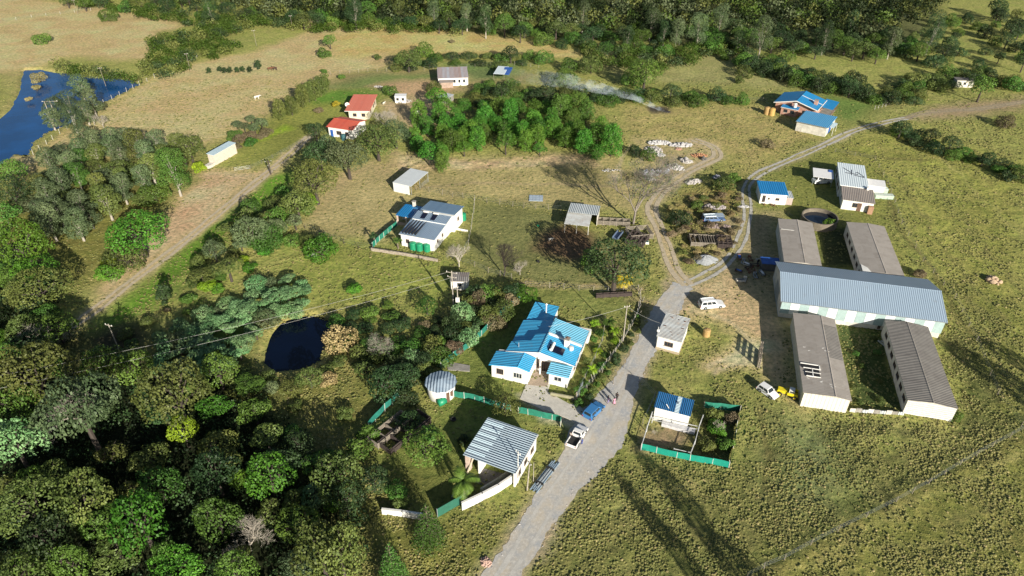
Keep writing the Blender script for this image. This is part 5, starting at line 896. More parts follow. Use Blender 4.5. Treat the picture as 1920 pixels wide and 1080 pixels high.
def lobes(g,K,R,hz,zc,rl=(.30,.48),shape='round'):
    c=[];r=[]
    for i in range(K):
        if shape=='tall': t_=i/(K-1); z=-hz+2*hz*t_; rr=(1-abs(t_-.4)*1.1)*.55; a=g.random()*6.28; c.append((R*rr*math.cos(a)*g.random()**.5*1.3,R*rr*math.sin(a)*g.random()**.5*1.3,zc+R*z)); q=R*g.uniform(.34,.52); r.append((q,q,q*g.uniform(.8,1.2)))
        elif shape=='flat': a=g.random()*6.28; d=math.sqrt(g.random())*.72; q=R*g.uniform(.28,.42); c.append((R*d*math.cos(a),R*d*math.sin(a),zc+R*hz*(.5-d*d)+g.normal()*.06*R)); r.append((q,q,q*.42))
        else:
            a=i*2.4+g.random(); zz=g.uniform(-.55,1.); d=math.sqrt(max(0,1-zz*zz*.9))*g.uniform(.45,.72); q=R*g.uniform(*rl)*(1 if K<20 else .82 if K<40 else .66); d*=(1. if K<20 else 1.12); c.append((R*d*math.cos(a),R*d*math.sin(a),zc+R*hz*zz*.62)); r.append((q,q,q*g.uniform(.7,.95)))
    return c,r
def proto(kind):
    if kind in PROTO: return PROTO[kind]
    out=[]; sh,sz=kind; R={'s':1.5,'m':3.,'l':5.2,'f':4.}[sz]; leaf={'s':.20,'m':.27,'l':.33,'f':.62}[sz]
    for v in range({'s':3,'m':4,'l':3,'f':4}[sz]):
        sd_=(hash_(sh)+v*31+int(R*10)); g=np.random.default_rng(sd_)
        if sh=='round': hz,zc,H_,K=.85,R*1.15,R*1.95,{'s':12,'m':30,'l':64,'f':16}[sz]
        elif sh=='bush': hz,zc,H_,K=.75,R*.42,R*1.1,{'s':8,'m':16,'l':28,'f':12}[sz]
        elif sh=='tall': hz,zc,H_,K=1.15,R*2.0,R*3.3,{'s':9,'m':16,'l':24,'f':12}[sz]
        elif sh=='flat': hz,zc,H_,K=.35,R*1.15,R*1.5,{'s':10,'m':18,'l':34,'f':14}[sz]
        elif sh=='egg': hz,zc,H_,K=1.0,R*1.35,R*2.6,{'s':9,'m':22,'l':30,'f':14}[sz]
        if sh=='egg':
            c=[];r=[]
            for i in range(K):
                t_=(i+.5)/K; z=R*(.35+2.1*t_); rr=R*math.sqrt(max(0,1-((t_-.28)/.78)**2)); a=i*2.4; d=rr*.62; q=R*g.uniform(.30,.42)*(.6+.4*rr/R); c.append((d*math.cos(a),d*math.sin(a),z)); r.append((q,q,q*1.05))
            c.append((0,0,R*1.3)); r.append((R*.55,R*.55,R*1.0))
        elif sh in('tall','flat'): c,r=lobes(g,K,R,hz,zc,shape=sh)
        else:
            c,r=lobes(g,K,R,hz,zc); c.append((0,0,zc)); r.append((R*.62,R*.62,R*hz*.62))
        A=(4*R*R*2.2*(1.3 if sh in('tall','egg') else 1.)*(.8 if sh=='flat' else 1)); n=int(A*2.3/(leaf*leaf*.75)); n=min(n,15000)
        P_=leaf_cloud(c,r,n,leaf,sd_+1,up=.25); cm=crown_mesh('crown',[P_],L['mid'])
        tg=[(x*.8,y*.8,z) for (x,y,z) in c[::max(1,len(c)//7)]]; tm=limbs('trunk',tg,R*.075+.05,barkp if sh=='tall' else barkd)
        out.append(dict(R=R,H=H_,zc=zc,crown=cm,trunk=tm))
    PROTO[kind]=out; return out
def hash_(s): return sum((i+3)*ord(c_)*7 for i,c_ in enumerate(s))%9973
NT={}
def put(x,y,R,sh,mat,label,group=None,name=None,cat=None,hs=1.,sz=None,far=False):
    sz=sz or ('s' if R<2.1 else 'm' if R<4.1 else 'l'); p=random.choice(proto((sh,sz))); k=R/p['R']; name=name or {'bush':'shrub','tall':'gum_tree'}.get(sh,'tree'); cat=cat or name.replace('_',' ')
    r=empty(name,(x,y,0),random.uniform(0,6.28),label,cat,group); a_=random.uniform(.86,1.16); r.scale=(k*a_,k/a_,k*hs*random.uniform(.92,1.1))
    c=link('crown' if sh!='bush' else 'foliage',p['crown'],r); c.material_slots[0].link='OBJECT'; c.material_slots[0].material=L[mat]
    link('trunk' if sh!='bush' else 'stem',p['trunk'],r); NT[name]=NT.get(name,0)+1; return r
def tree(px,py,wpx,sh,mat,label,hs=1.,group=None,name=None,cat=None):
    R=3.
    for _ in range(3):
        zc={'round':1.15,'bush':.42,'tall':2.,'flat':1.15,'egg':1.35}[sh]*R*hs; x,y=at(px,py,zc); R=wpx/2*depth(x,y,zc)/F*1.08
    return put(x,y,R,sh,mat,label,group,name,cat,hs)
PLACED=[]
def fill(poly,sp,specs,Rr,label,group,seed=1,hs=(.85,1.15),maxn=400,name=None,cat=None,avoid=0.,zc=2.):
    """specs: list of (shape, mat, weight)"""
    g=np.random.default_rng(seed); P=PX(poly,zc); xs=[p[0] for p in P];ys=[p[1] for p in P]; A=(max(xs)-min(xs))*(max(ys)-min(ys)); n=int(A/sp/sp*9); X=g.uniform(min(xs),max(xs),n);Y=g.uniform(min(ys),max(ys),n)
    ins=sdf_poly(X,Y,P)<0; X,Y=X[ins],Y[ins]; pts=np.zeros((0,2)); w_=np.array([s_[2] for s_ in specs],float); w_/=w_.sum(); cnt=0
    for x,y in zip(X,Y):
        if len(pts) and ((pts-[x,y])**2).sum(1).min()<(sp*g.uniform(.75,1.25))**2: continue
        if avoid and PLACED and min((q[0]-x)**2+(q[1]-y)**2-(q[2]*avoid)**2 for q in PLACED)<0: continue
        pts=np.vstack([pts,[x,y]]); sh,mt,_=specs[g.choice(len(specs),p=w_)]; R=g.uniform(*Rr); put(x,y,R,sh,mt,label[(sh,mt)] if isinstance(label,dict) else label,group,name,cat,g.uniform(*hs)); cnt+=1
        if cnt>=maxn: break
    return cnt
def T(*a,**k):
    r=tree(*a,**k); PLACED.append((r.location.x,r.location.y,r.scale.x*3.)); return r
# bare branching tree
def bare_mesh(seed,H_,spread,R0,depth_=6,mat=barkp,up=.35,nb=3):
    rd=random.Random(seed); q=MB()
    def br(p,d,l,r_,k):
        e=p+d*l; q.tube(p,e,r_,r_*.72,5 if k>3 else 3,False)
        if k==0: return
        for i in range(nb if k<depth_ else nb+1):
            a=Vector((rd.gauss(0,1),rd.gauss(0,1),rd.gauss(0,1)*.6)); nd=(d+a.normalized()*spread+Vector((0,0,up*.3))).normalized(); br(p.lerp(e,rd.uniform(.65,1.)),nd,l*rd.uniform(.62,.86),r_*.6,k-1)
    br(Vector((0,0,-.3)),Vector((rd.uniform(-.1,.1),rd.uniform(-.1,.1),1)).normalized(),H_*.28,R0,depth_); me=bpy.data.meshes.new('branches'); me.from_pydata(q.v,[],q.f); me.materials.append(mat); return me
def bare(px,py,H_,label,seed=1,spread=.75,R0=.16,dep=6,mat=barkp,leafn=0,lm='silver',sc_=1.,zs=1.):
    """px,py: base of the trunk"""
    p=P3(px,py); r=empty('bare_tree',p,random.uniform(0,6),label,'tree'); r.scale=(sc_,sc_,sc_*zs); me=bare_mesh(seed,H_,spread,R0,dep,mat); link('branches',me,r)
    if leafn:
        v=np.array([x.co for x in me.vertices]); v=v[v[:,2]>H_*.35]; g=np.random.default_rng(seed); c=v[g.integers(0,len(v),leafn)]; P_=leaf_cloud(c,np.full((leafn,3),.45),leafn*5,.22,seed,inner=False,zmin=-1); link('foliage',crown_mesh('foliage',[P_],L[lm]),r)
    return r
# conifer
def conifer(px,py,H_,R,label,mat='mid',seed=1,tiers=11):
    p=P3(px,py); r=empty('conifer',p,seed*1.3,label,'tree'); q=MB(); q.tube((0,0,-.3),(0,0,H_*.98),.05*R+.1,.03,7,False); parts=[]; c=[];rd=random.Random(seed); cs=[];rs=[]
    for k in range(tiers):
        t_=k/(tiers-1); z=H_*(.10+.86*t_); rr=R*(1-t_)**.75+.15; nb=max(4,int(10*(1-t_)+3))
        for b_ in range(nb):
            a=b_*2*math.pi/nb+k*.6; e=(rr*math.cos(a),rr*math.sin(a),z+.06*rr); q.tube((0,0,z-.05*rr),e,.035,.012,3,False)
            for s_ in (.35,.62,.88): cs.append((e[0]*s_,e[1]*s_,z+.02*s_)); rs.append((rr*.19+.08,rr*.19+.08,.13+.05*rr))
    link('trunk',(lambda m_:(m_.from_pydata(q.v,[],q.f),m_.materials.append(bark),m_)[2])(bpy.data.meshes.new('trunk')),r); link('crown',crown_mesh('crown',[leaf_cloud(cs,rs,int(len(cs)*20),.17,seed,inner=False,zmin=-1,up=.5)],L[mat]),r); return r
def palm(px,py,H_,label,fr=16,Lf=2.2,mat='mid',seed=1,name='palm_tree',trunk=True):
    p=P3(px,py); r=empty(name,p,seed,label,'palm' if trunk else 'plant'); rd=random.Random(seed)
    if trunk: q=MB().tube((0,0,-.2),(.1,.05,H_*.5),.20,.16,8,False); q.tube((.1,.05,H_*.5),(.15,.1,H_),.16,.15,8,False); q.build('trunk',bark,r)
    V=[];Fa=[];TT=[]
    for k in range(fr):
        a=k*2.4; el=rd.uniform(.15,1.15); l=Lf*rd.uniform(.8,1.1); pr=Vector((.15,.1,H_)); n=9; dirh=Vector((math.cos(a),math.sin(a),0)); sidev=Vector((-math.sin(a),math.cos(a),0)); pos=pr.copy(); ang=el
        for i in range(n):
            d=dirh*math.cos(ang)+Vector((0,0,math.sin(ang))); nx_=pos+d*l/n; ang-=.19; wl=l*.26*math.sin(math.pi*(i+1.2)/(n+1.2))**.6
            for s_ in (-1,1):
                tip=pos+sidev*s_*wl+d*wl*.6-Vector((0,0,wl*.35)); b0=len(V); V+=[tuple(pos),tuple(pos.lerp(nx_,.55)),tuple(tip+d*.02),tuple(tip)]; Fa.append((b0,b0+1,b0+2,b0+3)); TT.append(rd.random())
                tip2=pos.lerp(nx_,.55)+sidev*s_*wl+d*wl*.6-Vector((0,0,wl*.3)); b0=len(V); V+=[tuple(pos.lerp(nx_,.55)),tuple(nx_),tuple(tip2+d*.02),tuple(tip2)]; Fa.append((b0,b0+1,b0+2,b0+3)); TT.append(rd.random())
            pos=nx_
    me=npmesh('fronds',V,Fa,L[mat]); at_=me.attributes.new('tint','FLOAT','FACE'); at_.data.foreach_set('value',np.array(TT,np.float32)); link('fronds',me,r); return r
# --- single trees and shrubs one can tell apart ---
T(257,432,112,'round','bright','large round bright green tree beside the left dirt track',hs=.85)
T(45,462,86,'round','bright','broad bright green tree at the left edge above the dark wood',hs=1.3); T(60,500,86,'flat','bright','flat topped bright green tree below the bright tree at the left edge'); T(205,497,34,'bush','yellow','small yellow green bush between two bright trees on the left')
T(70,535,110,'round','olive','wide olive brown tree below the flat topped tree at the left edge',hs=.8); T(235,482,80,'bush','olive','dull olive bush below the large round bright tree'); T(205,512,46,'bush','bright','green bush at the lower end of the dirt field'); T(15,320,60,'round','mid','green tree at the left edge under the reservoir'); T(22,360,70,'round','dark','dark green tree at the left edge below the reservoir'); T(8,400,50,'round','mid','green tree half outside the left edge')
T(325,320,62,'tall','mid','fresh green tree at the right end of the left grove',hs=.8); T(290,365,55,'bush','mid','green bush below the fresh green tree of the left grove'); T(372,315,26,'bush','yellow','yellow green bush beside the long pale byre'); T(355,278,50,'round','olive','olive tree next to the long pale byre')
T(588,335,92,'round','olive','large olive green tree left of the open white shed',hs=.95); T(650,292,78,'round','silver','silvery grey green tree left of the open white shed'); T(600,290,55,'round','dark','dark green tree between dirt track and silvery tree'); T(706,262,86,'round','olive','broad greyish olive tree below the red roofed houses',hs=.8); T(741,248,52,'round','silver','thin grey green tree right of the greyish olive tree'); T(592,246,34,'round','dark','dark tree casting shade beside the lower red roofed house'); T(612,275,46,'round','silver','low grey tree below the lower red roofed house')
T(556,382,60,'round','olive','olive tree below the large olive green tree'); T(576,375,36,'bush','yellow','bright yellow green bush in the hedge left of the lawn'); T(520,412,56,'bush','mid','green bush in the hedge left of the lawn'); T(503,448,66,'bush','mid','rounded green bush at the lower end of the hedge'); T(470,432,70,'round','silver','grey green tree in the middle of the hedge'); T(378,515,46,'flat','olive','pale olive domed shrub, the left of a pair below the track'); T(427,500,54,'flat','olive','pale olive domed shrub, the right of a pair below the track'); T(392,538,36,'bush','yellow','small yellow green bush under the pale domed shrubs')
T(602,468,62,'bush','bright','bright green bush on the lawn left of the slate roofed house'); T(582,455,34,'bush','olive','dull bush behind the bright green lawn bush'); T(305,550,30,'egg','dark','dark columnar tree in the green strip',hs=1.1); T(313,582,14,'bush','dry','dry pale shrub at the foot of the dark columnar tree')
T(665,543,30,'bush','bright','small green bush above the pond thicket'); T(800,572,44,'round','mid','green rounded tree left of the power poles',hs=.8); T(987,549,44,'round','bright','bright green round tree behind the blue roofed house',hs=.75); T(1155,492,118,'round','dark','large spreading dark green tree left of the forked road',hs=.95); T(1110,490,50,'bush','mid','low green growth at the left of the spreading tree'); T(947,760,56,'round','olive','ball shaped olive tree beside the concrete drive',hs=.75); T(795,835,84,'round','mid','broad garden tree left of the grey roofed house',hs=.7); T(722,718,72,'round','dark','dark tree standing between pond bank and timber pens',hs=.9); T(757,700,52,'round','dark','smaller dark tree outside the net fence above the timber pens',hs=.8); T(768,790,50,'bush','dark','dark bush between timber pens and round house'); T(700,900,60,'round','dark','dark tree left of the walled garden',hs=.8); T(672,845,50,'round','mid','dull tree just left of the timber pens',hs=.8); T(742,920,44,'round','mid','round green tree inside the lower walled garden',hs=.8); T(748,945,34,'bush','olive','dull bush behind the low white wall'); T(870,825,26,'bush','dark','dark bush at the left wall of the grey roofed house')
T(640,640,62,'bush','straw','straw coloured reedy clump on the right bank of the pond'); T(1345,805,40,'bush','bright','bright green shrub in the planted pen'); T(1325,835,34,'bush','olive','brownish shrub at the front of the planted pen'); T(1362,835,34,'bush','mid','green shrub at the right corner of the planted pen'); T(1335,780,36,'bush','olive','dull shrub at the back of the planted pen'); T(1372,785,30,'bush','dry','dry brown shrub at the back right of the planted pen')
T(152,775,150,'flat','silver','very wide grey green tree with pale spreading limbs in the lower left wood',hs=1.5); T(60,700,150,'round','olive','wide olive tree at the left edge below the dark clearing',hs=1.1); T(228,675,82,'round','olive','olive green tree in front of the dark clearing',hs=.9); T(330,742,120,'round','olive','large dull olive tree in the middle of the lower left wood',hs=1.35); T(343,808,54,'round','yellow','vivid yellow green tree in the lower left wood',hs=1.3); T(28,835,96,'round','teal','blue green leafy tree at the left edge of the wood',hs=1.3); T(402,762,60,'flat','bright','fresh green flat tree right of the dull olive tree'); T(205,848,50,'round','olive','small olive tree at the edge of black shade'); T(246,918,38,'round','olive','lone small olive crown surrounded by black shade'); T(452,900,40,'round','bright','fresh green round crown at the right of the black shade'); T(430,862,46,'round','olive','olive crown above the fresh green round crown'); T(262,975,110,'round','bright','large bright green tree in the lower wood',hs=1.35); T(155,935,100,'round','olive','olive tree left of the large bright green one',hs=1.3); T(60,945,125,'round','olive','wide olive tree at the lower left edge',hs=1.2); T(330,1058,84,'round','bright','bright green tree cut by the bottom edge',hs=.8); T(220,1030,90,'round','olive','brownish olive tree near the bottom edge',hs=.7); T(50,1060,90,'round','mid','dull green tree in the bottom left corner'); T(60,900,60,'round','mid','green tree between blue green tree and wide olive tree')
T(505,890,86,'round','bright','fresh green tree right of the black shade',hs=1.3); T(630,892,88,'round','olive','brownish olive tree below the grassy clearing',hs=1.2); T(592,930,50,'round','teal','blue green young tree under the brownish olive tree'); T(560,985,80,'round','mid','green tree near the bottom, left of the conifers'); T(600,1035,110,'round','olive','large dull tree at the bottom, left of the conifers',hs=1.3); T(560,830,60,'round','dark','dark tree in the lower centre wood'); T(505,960,50,'round','olive','olive tree over the shaded gully'); T(625,950,34,'bush','bright','single bright bush in the shaded gully'); T(450,1040,40,'round','olive','olive tree beside the pale bare tree at the bottom')
T(618,77,24,'round','mid','small round tree alone on the dry field'); T(608,101,26,'bush','mid','low green bush under the lone round tree on the dry field'); T(202,31,36,'bush','mid','green bush near the top of the left dry field'); T(78,74,32,'bush','mid','lone green bush on the left dry field'); T(584,47,26,'bush','dry','brown bush by the far pole'); T(847,78,10,'bush','dry','tiny dry bush on the dry field'); T(707,108,14,'bush','olive','tiny bush on the right of the dry field'); T(607,134,12,'bush','mid','tiny dark bush above the upper lawn'); T(483,120,14,'egg','dark','small dark conifer left of the cows'); T(598,208,18,'bush','dry','leafless little tree on the upper lawn'); T(630,196,15,'bush','flower','yellow flowering shrub on the upper lawn'); T(640,145,14,'bush','mid','small bush in the fence of the upper lawn')
T(820,180,42,'round','bright','bright green tree behind the plantation',hs=.9); T(835,200,40,'round','bright','green tree at the top left of the plantation'); T(733,172,30,'bush','mid','bush behind the upper red roofed house'); T(813,165,30,'bush','olive','bush below the long white house'); T(1358,108,18,'bush','mid','small lone bush on the far right meadow'); T(1395,135,34,'bush','olive','bush with long shade on the far right meadow'); T(1385,150,20,'bush','olive','smaller bush left of the far right house'); T(1885,230,34,'bush','dry','low brown bush on the far right pasture'); T(1842,165,44,'round','mid','round green tree right of the ruin'); T(1440,270,28,'bush','dry','dry scrubby bush above the gravel track')
T(1355,345,44,'bush','olive','dome shaped olive bush in the dump area'); T(1375,335,24,'bush','mid','green bush right of the dome shaped bush'); T(1275,412,40,'bush','dark','dark bush at the left side of the weeds'); T(1307,385,24,'bush','mid','green bush at the upper side of the weeds'); T(1215,290,34,'bush','mid','green bush left of the white rubble ridge'); T(1190,285,28,'bush','dark','dark bush left of the green bush by the rubble'); T(1555,422,28,'bush','bright','fresh green weeds between reservoir and grey shed'); T(1725,515,26,'bush','dry','brown bush at the end of the long shed'); T(1790,780,30,'bush','mid','green bush at the near corner of the dark ridged shed')
T(1020,110,36,'bush','mid','bush at the end of the dry field'); T(1108,125,52,'bush','olive','wide bush beside the smoke'); T(1068,125,34,'bush','mid','bush left of the wide bush near the smoke'); T(1060,150,50,'bush','mid','bush with smoke drifting over it'); T(1210,135,70,'round','mid','large green bushy tree in the middle of the meadow',hs=.8); T(1190,150,50,'bush','mid','bush in front of the large bushy tree in the meadow'); T(765,112,54,'round','olive','olive rounded tree left of the long white house',hs=.7); T(797,97,36,'bush','mid','green bush above the long white house')
for k,(x,y,w_) in enumerate(((565,180,27),(577,173,24),(588,167,28),(600,160,24),(610,156,22),(545,198,24),(522,203,28))): T(x,y,w_,'egg','olive','olive conical bush in the row along the dry field edge',hs=1.1,group='conical bushes along the upper lawn')
for x,y in ((391,132),(412,129),(421,131),(431,131),(444,130),(454,129),(468,130)): T(x,y,11,'egg','dark','tiny dark conifer in the row across the dry field',hs=.8,group='tiny conifers across the dry field')
for x,y,w_ in ((103,205,50),(128,190,55),(150,165,40),(172,192,45),(135,222,50),(95,222,40),(160,212,40)): T(x,y,w_,'tall','silver','grey green gum tree standing on the bank in front of the reservoir',hs=.55,group='gum trees in front of the reservoir')
for x,y,w_ in ((73,147,26),(68,165,16),(54,186,12)): T(x,y,w_,'bush','straw','straw coloured reed clump standing in the reservoir',group='reed clumps in the reservoir')
# --- groves, hedges and woods ---
def labs(txt): return {(s_,m_):'%s %s %s'%({'bright':'bright green','plant':'green','mid':'green','olive':'olive','dark':'dark green','silver':'grey green','teal':'blue green','deep':'dark','yellow':'yellow green','dry':'dry brown','straw':'straw coloured','flower':'yellow'}[m_],{'round':'rounded tree','tall':'tall tree','bush':'bush','flat':'flat topped tree','egg':'upright tree'}[s_],txt) for s_ in ('round','tall','bush','flat','egg') for m_ in L if m_!='gras'}
fill([(55,335),(110,290),(150,270),(250,275),(335,275),(350,295),(315,340),(275,385),(225,395),(170,440),(120,450),(60,420)],4.7,[('tall','silver',3),('tall','olive',1.5),('round','silver',2),('round','olive',1),('tall','mid',1)],(2.6,3.9),labs('in the gum grove between reservoir and dirt field'),'gum grove',3,(.55,.75),75)
fill([(760,262),(790,215),(830,215),(880,200),(960,200),(1080,200),(1100,215),(1150,245),(1148,285),(1105,292),(1080,262),(1030,278),(985,285),(930,275),(870,282),(835,312),(790,298)],4.7,[('egg','plant',4),('egg','mid',1.2),('round','plant',1.)],(1.9,3.2),labs('in the dense central plantation'),'plantation trees',4,(.7,1.15),95)
fill([(440,400),(545,350),(590,395),(560,440),(480,470),(420,475),(385,495),(350,510),(365,480)],4.0,[('bush','mid',3),('round','olive',2),('round','silver',2),('bush','olive',2)],(1.6,2.8),labs('in the hedge between dirt track and lawn'),'hedge along the dirt track',5,maxn=45,avoid=.5)
fill([(270,680),(290,620),(350,590),(430,560),(480,520),(560,515),(585,530),(560,580),(500,590),(480,640),(440,680),(380,700)],2.5,[('bush','teal',6),('flat','teal',2),('bush','silver',1.2)],(1.5,2.6),labs('in the pale leafy thicket left of the pond'),'pale leafy thicket',6,(.7,1.),110)
fill([(625,590),(680,565),(745,555),(760,590),(830,580),(830,610),(790,630),(760,665),(700,655),(650,625)],2.8,[('bush','mid',4),('bush','dark',2),('bush','dry',.6)],(1.3,2.3),labs('in the low thicket between pond and power poles'),'thicket by the pond',7,(.5,.8),60)
fill([(865,545),(960,540),(985,560),(940,590),(905,612),(880,632),(840,665),(815,695),(790,700),(760,740),(720,735),(715,690),(790,650),(850,600)],2.3,[('bush','dark',3),('bush','olive',2),('bush','mid',1.5),('bush','dry',.7),('bush','teal',1.)],(1.4,2.5),labs('in the dark thicket outside the green net fence'),'thicket outside the net fence',8,(.9,1.4),95)
fill([(500,690),(560,700),(640,660),(700,650),(740,690),(700,700),(640,700),(560,720),(500,740),(420,720),(430,690)],3.0,[('bush','olive',3),('bush','straw',1),('round','olive',1),('round','silver',1)],(1.4,2.4),labs('on the near bank of the pond'),'growth on the near pond bank',9,(.7,1.),45)
W_LAB=labs('in the dense wood at the lower left'); WS=[('round','olive',3),('round','mid',4),('flat','mid',2),('round','dark',3.5),('flat','olive',1.),('round','silver',.8),('flat','bright',.8),('flat','dark',1.5)]
fill([(-60,620),(60,640),(110,690),(230,700),(300,700),(430,690),(500,740),(560,830),(620,880),(660,960),(660,1100),(-80,1120)],6.2,WS,(1.7,3.6),W_LAB,'lower left wood',10,(.8,1.5),115,avoid=.75)
fill([(-30,420),(40,480),(120,560),(150,610),(60,660),(-60,660)],5.2,WS,(2.2,3.8),labs('in the wood at the left edge'),'wood at the left edge',11,(.7,1.),22,avoid=.75)
fill([(540,730),(640,750),(700,780),(690,860),(640,880),(560,850),(510,760)],5.0,[('bush','olive',3),('bush','mid',2)],(1.1,2.2),labs('in the rough clearing below the pond'),'bushes in the rough clearing',12,maxn=16)
FL=labs('at the near edge of the far wood'); FS=[('tall','silver',1.2),('round','mid',2.5),('round','olive',2),('tall','dark',1),('round','dark',3),('bush','mid',2.5),('bush','dark',2)]
fill([(560,48),(720,48),(850,55),(940,68),(1090,92),(1180,100),(1300,92),(1395,95),(1390,60),(1200,55),(1000,50),(850,35),(650,25),(540,30)],6.2,FS,(3.,4.6),FL,'near edge of the far wood',13,(.7,1.),115)
fill([(1395,95),(1450,110),(1540,100),(1620,110),(1700,110),(1780,125),(1760,90),(1640,60),(1560,60),(1450,60),(1400,70)],6.8,FS,(3.,4.6),labs('in the right part of the far wood'),'right part of the far wood',14,(.75,1.05),75)
BH_=[('bush','mid',2.5),('bush','olive',1.5),('bush','dark',3),('round','dark',.8)]
fill([(895,168),(1000,170),(1160,168),(1300,172),(1420,178),(1420,188),(1300,186),(1160,186),(1000,186),(900,188)],4.8,BH_,(2.4,3.8),labs('in the long bush row across the upper meadow'),'long bush row',15,(.8,1.1),60,'hedge_bush','hedge bush')
fill([(1395,98),(1450,118),(1520,135),(1600,150),(1650,170),(1680,182),(1660,190),(1580,172),(1500,152),(1420,128),(1385,115)],4.0,BH_,(2.6,4.),labs('in the diagonal belt above the brick house'),'diagonal bush belt',16,(.8,1.2),50,'hedge_bush','hedge bush')
fill([(1690,150),(1760,135),(1850,130),(1925,150),(1925,165),(1850,150),(1760,160),(1720,190),(1690,188)],4.6,BH_,(2.4,3.6),labs('in the bush belt beside the ruin'),'bush belt by the ruin',17,(.8,1.2),40,'hedge_bush','hedge bush')
fill([(1675,235),(1740,250),(1800,272),(1860,290),(1925,315),(1925,335),(1860,312),(1780,282),(1690,252)],3.5,BH_,(1.8,2.9),labs('in the dark hedge across the right pasture'),'hedge across the right pasture',18,(.7,1.),45,'hedge_bush','hedge bush')
fill([(735,105),(900,98),(1000,100),(1000,115),(900,118),(820,114),(740,125)],5.0,BH_,(2.3,3.4),labs('behind the long white house'),'bushes behind the long white house',19,(.7,1.),32)
fill([(890,152),(960,150),(1000,165),(960,195),(900,200),(860,185)],5.0,[('bush','olive',2),('bush','mid',2)],(2.3,3.4),labs('between long white house and plantation'),'bushes above the plantation',20,(.7,1.),20)
fill([(120,0),(400,5),(480,20),(470,45),(400,50),(360,28),(200,12),(130,14)],8.5,FS,(3.,4.6),labs('at the top left'),'top left wood edge',23,(.7,1.),40)
fill([(1640,60),(1920,20),(1920,130),(1760,120),(1680,100)],9.5,BH_,(2.,3.8),labs('scattered on the top right slope'),'scattered bushes on the top right slope',24,(.8,1.3),42)
fill([(1255,370),(1300,360),(1390,350),(1395,400),(1380,460),(1290,480),(1262,440)],2.6,[('bush','dry',4),('bush','olive',1),('bush','straw',1)],(.7,1.3),'knee high dry brown weed bush in the dump area','dry weeds in the dump area',25,(.6,1.),75,'weed_clump','weeds')
fill([(1110,590),(1145,595),(1170,620),(1110,700),(1085,730),(1070,715),(1100,650)],2.4,[('bush','mid',2),('bush','yellow',1),('bush','olive',1)],(.7,1.3),labs('in the garden strip beside the blue roofed house'),'garden strip shrubs',26,(.7,1.),22)
fill([(1193,575),(1203,580),(1200,612),(1170,650),(1130,705),(1092,752),(1082,746),(1120,700),(1155,650),(1185,610)],1.7,[('bush','dark',2),('bush','olive',2),('bush','mid',1)],(.6,1.0),labs('in the rough hedge along the driftwood fence'),'verge hedge',32,(1.,1.5),40,'hedge_bush','hedge bush')
fill([(215,625),(330,540),(430,462),(520,395),(505,465),(410,540),(300,615),(240,640)],3.6,[('bush','mid',3),('bush','bright',1),('bush','olive',1),('bush','yellow',.5)],(.9,1.8),labs('in the green strip below the left dirt track'),'scrub below the dirt track',33,(.6,.9),34)
fill([(800,660),(830,640),(895,600),(890,612),(830,672)],2.2,[('bush','teal',1)],(1.0,1.6),'pale green rosette bush outside the green net fence','pale rosette bushes',27,(.8,1.1),14)
fill([(440,230),(480,215),(500,240),(470,262),(430,268)],3.2,[('round','silver',2),('bush','dry',1),('bush','mid',1)],(1.6,2.4),labs('above the long pale byre'),'scrub above the byre',28,(.7,1.),16)
fill([(1650,610),(1660,740),(1600,760),(1590,640)],3.5,[('bush','olive',1),('bush','mid',1)],(.6,1.1),labs('between the two front sheds'),'weeds between the sheds',29,(.6,.9),14)
fill([(1860,20),(1925,60),(1925,110),(1880,90)],9,[('round','dark',1)],(3,4),'dark rounded tree in the top right corner','dark trees in the top right corner',30,maxn=10)
# bare, coniferous and palm trees
bare(1187,421,19.,'very tall bare grey tree whose shade falls across the track',5,.62,.30,8,plain('grey_bark',(.24,.21,.18),.9,.3,3),520,'silver'); bare(945,517,9.5,'dark bare fan shaped tree on the fenced grass',8,.6,.16,7,barkd); bare(861,500,6.5,'pale bare bushy tree by the corner of the slate roofed house',11,.8,.14,7,plain('pale_twig',(.5,.45,.38),.9,.2)); bare(716,664,5.5,'grey bare tree on the right bank of the pond',14,.8,.13,7,barkp,90,'silver')
bare(152,800,9.,'pale limbed bare tree inside the wide grey green tree',17,.9,.22,6); bare(470,1035,7.,'pale bare tree at the bottom of the wood',21,.8,.15,7,plain('pale_twig',(.5,.45,.38),.9,.2)); bare(80,660,7.,'bare whitish tree at the left edge of the dark clearing',23,.8,.16,6); bare(1345,815,3.2,'small bare tree in the planted pen',25,.7,.08,6); bare(975,515,4.,'low bare whitish tree leaning near the fan shaped tree',27,1.,.12,6)
bare(725,246,8.,'grey bare tree above the broad greyish tree',29,.7,.16,7); bare(1228,815,1.6,'tiny leafless shrub in the sandy pen',31,.7,.04,5); bare(195,240,5.,'drowned leafless tree at the reservoir edge',33,.8,.1,6); bare(178,235,5.,'second drowned leafless tree at the reservoir edge, further left',34,.8,.1,6)
for i,(x,y,H_,R,l) in enumerate(((806,1022,8.5,2.1,'tall conifer in front of the green gate'),(742,1105,9.5,1.9,'conifer cut by the bottom edge, left of the gate'))): conifer(x,y,H_,R,l,'mid',i+2,14)
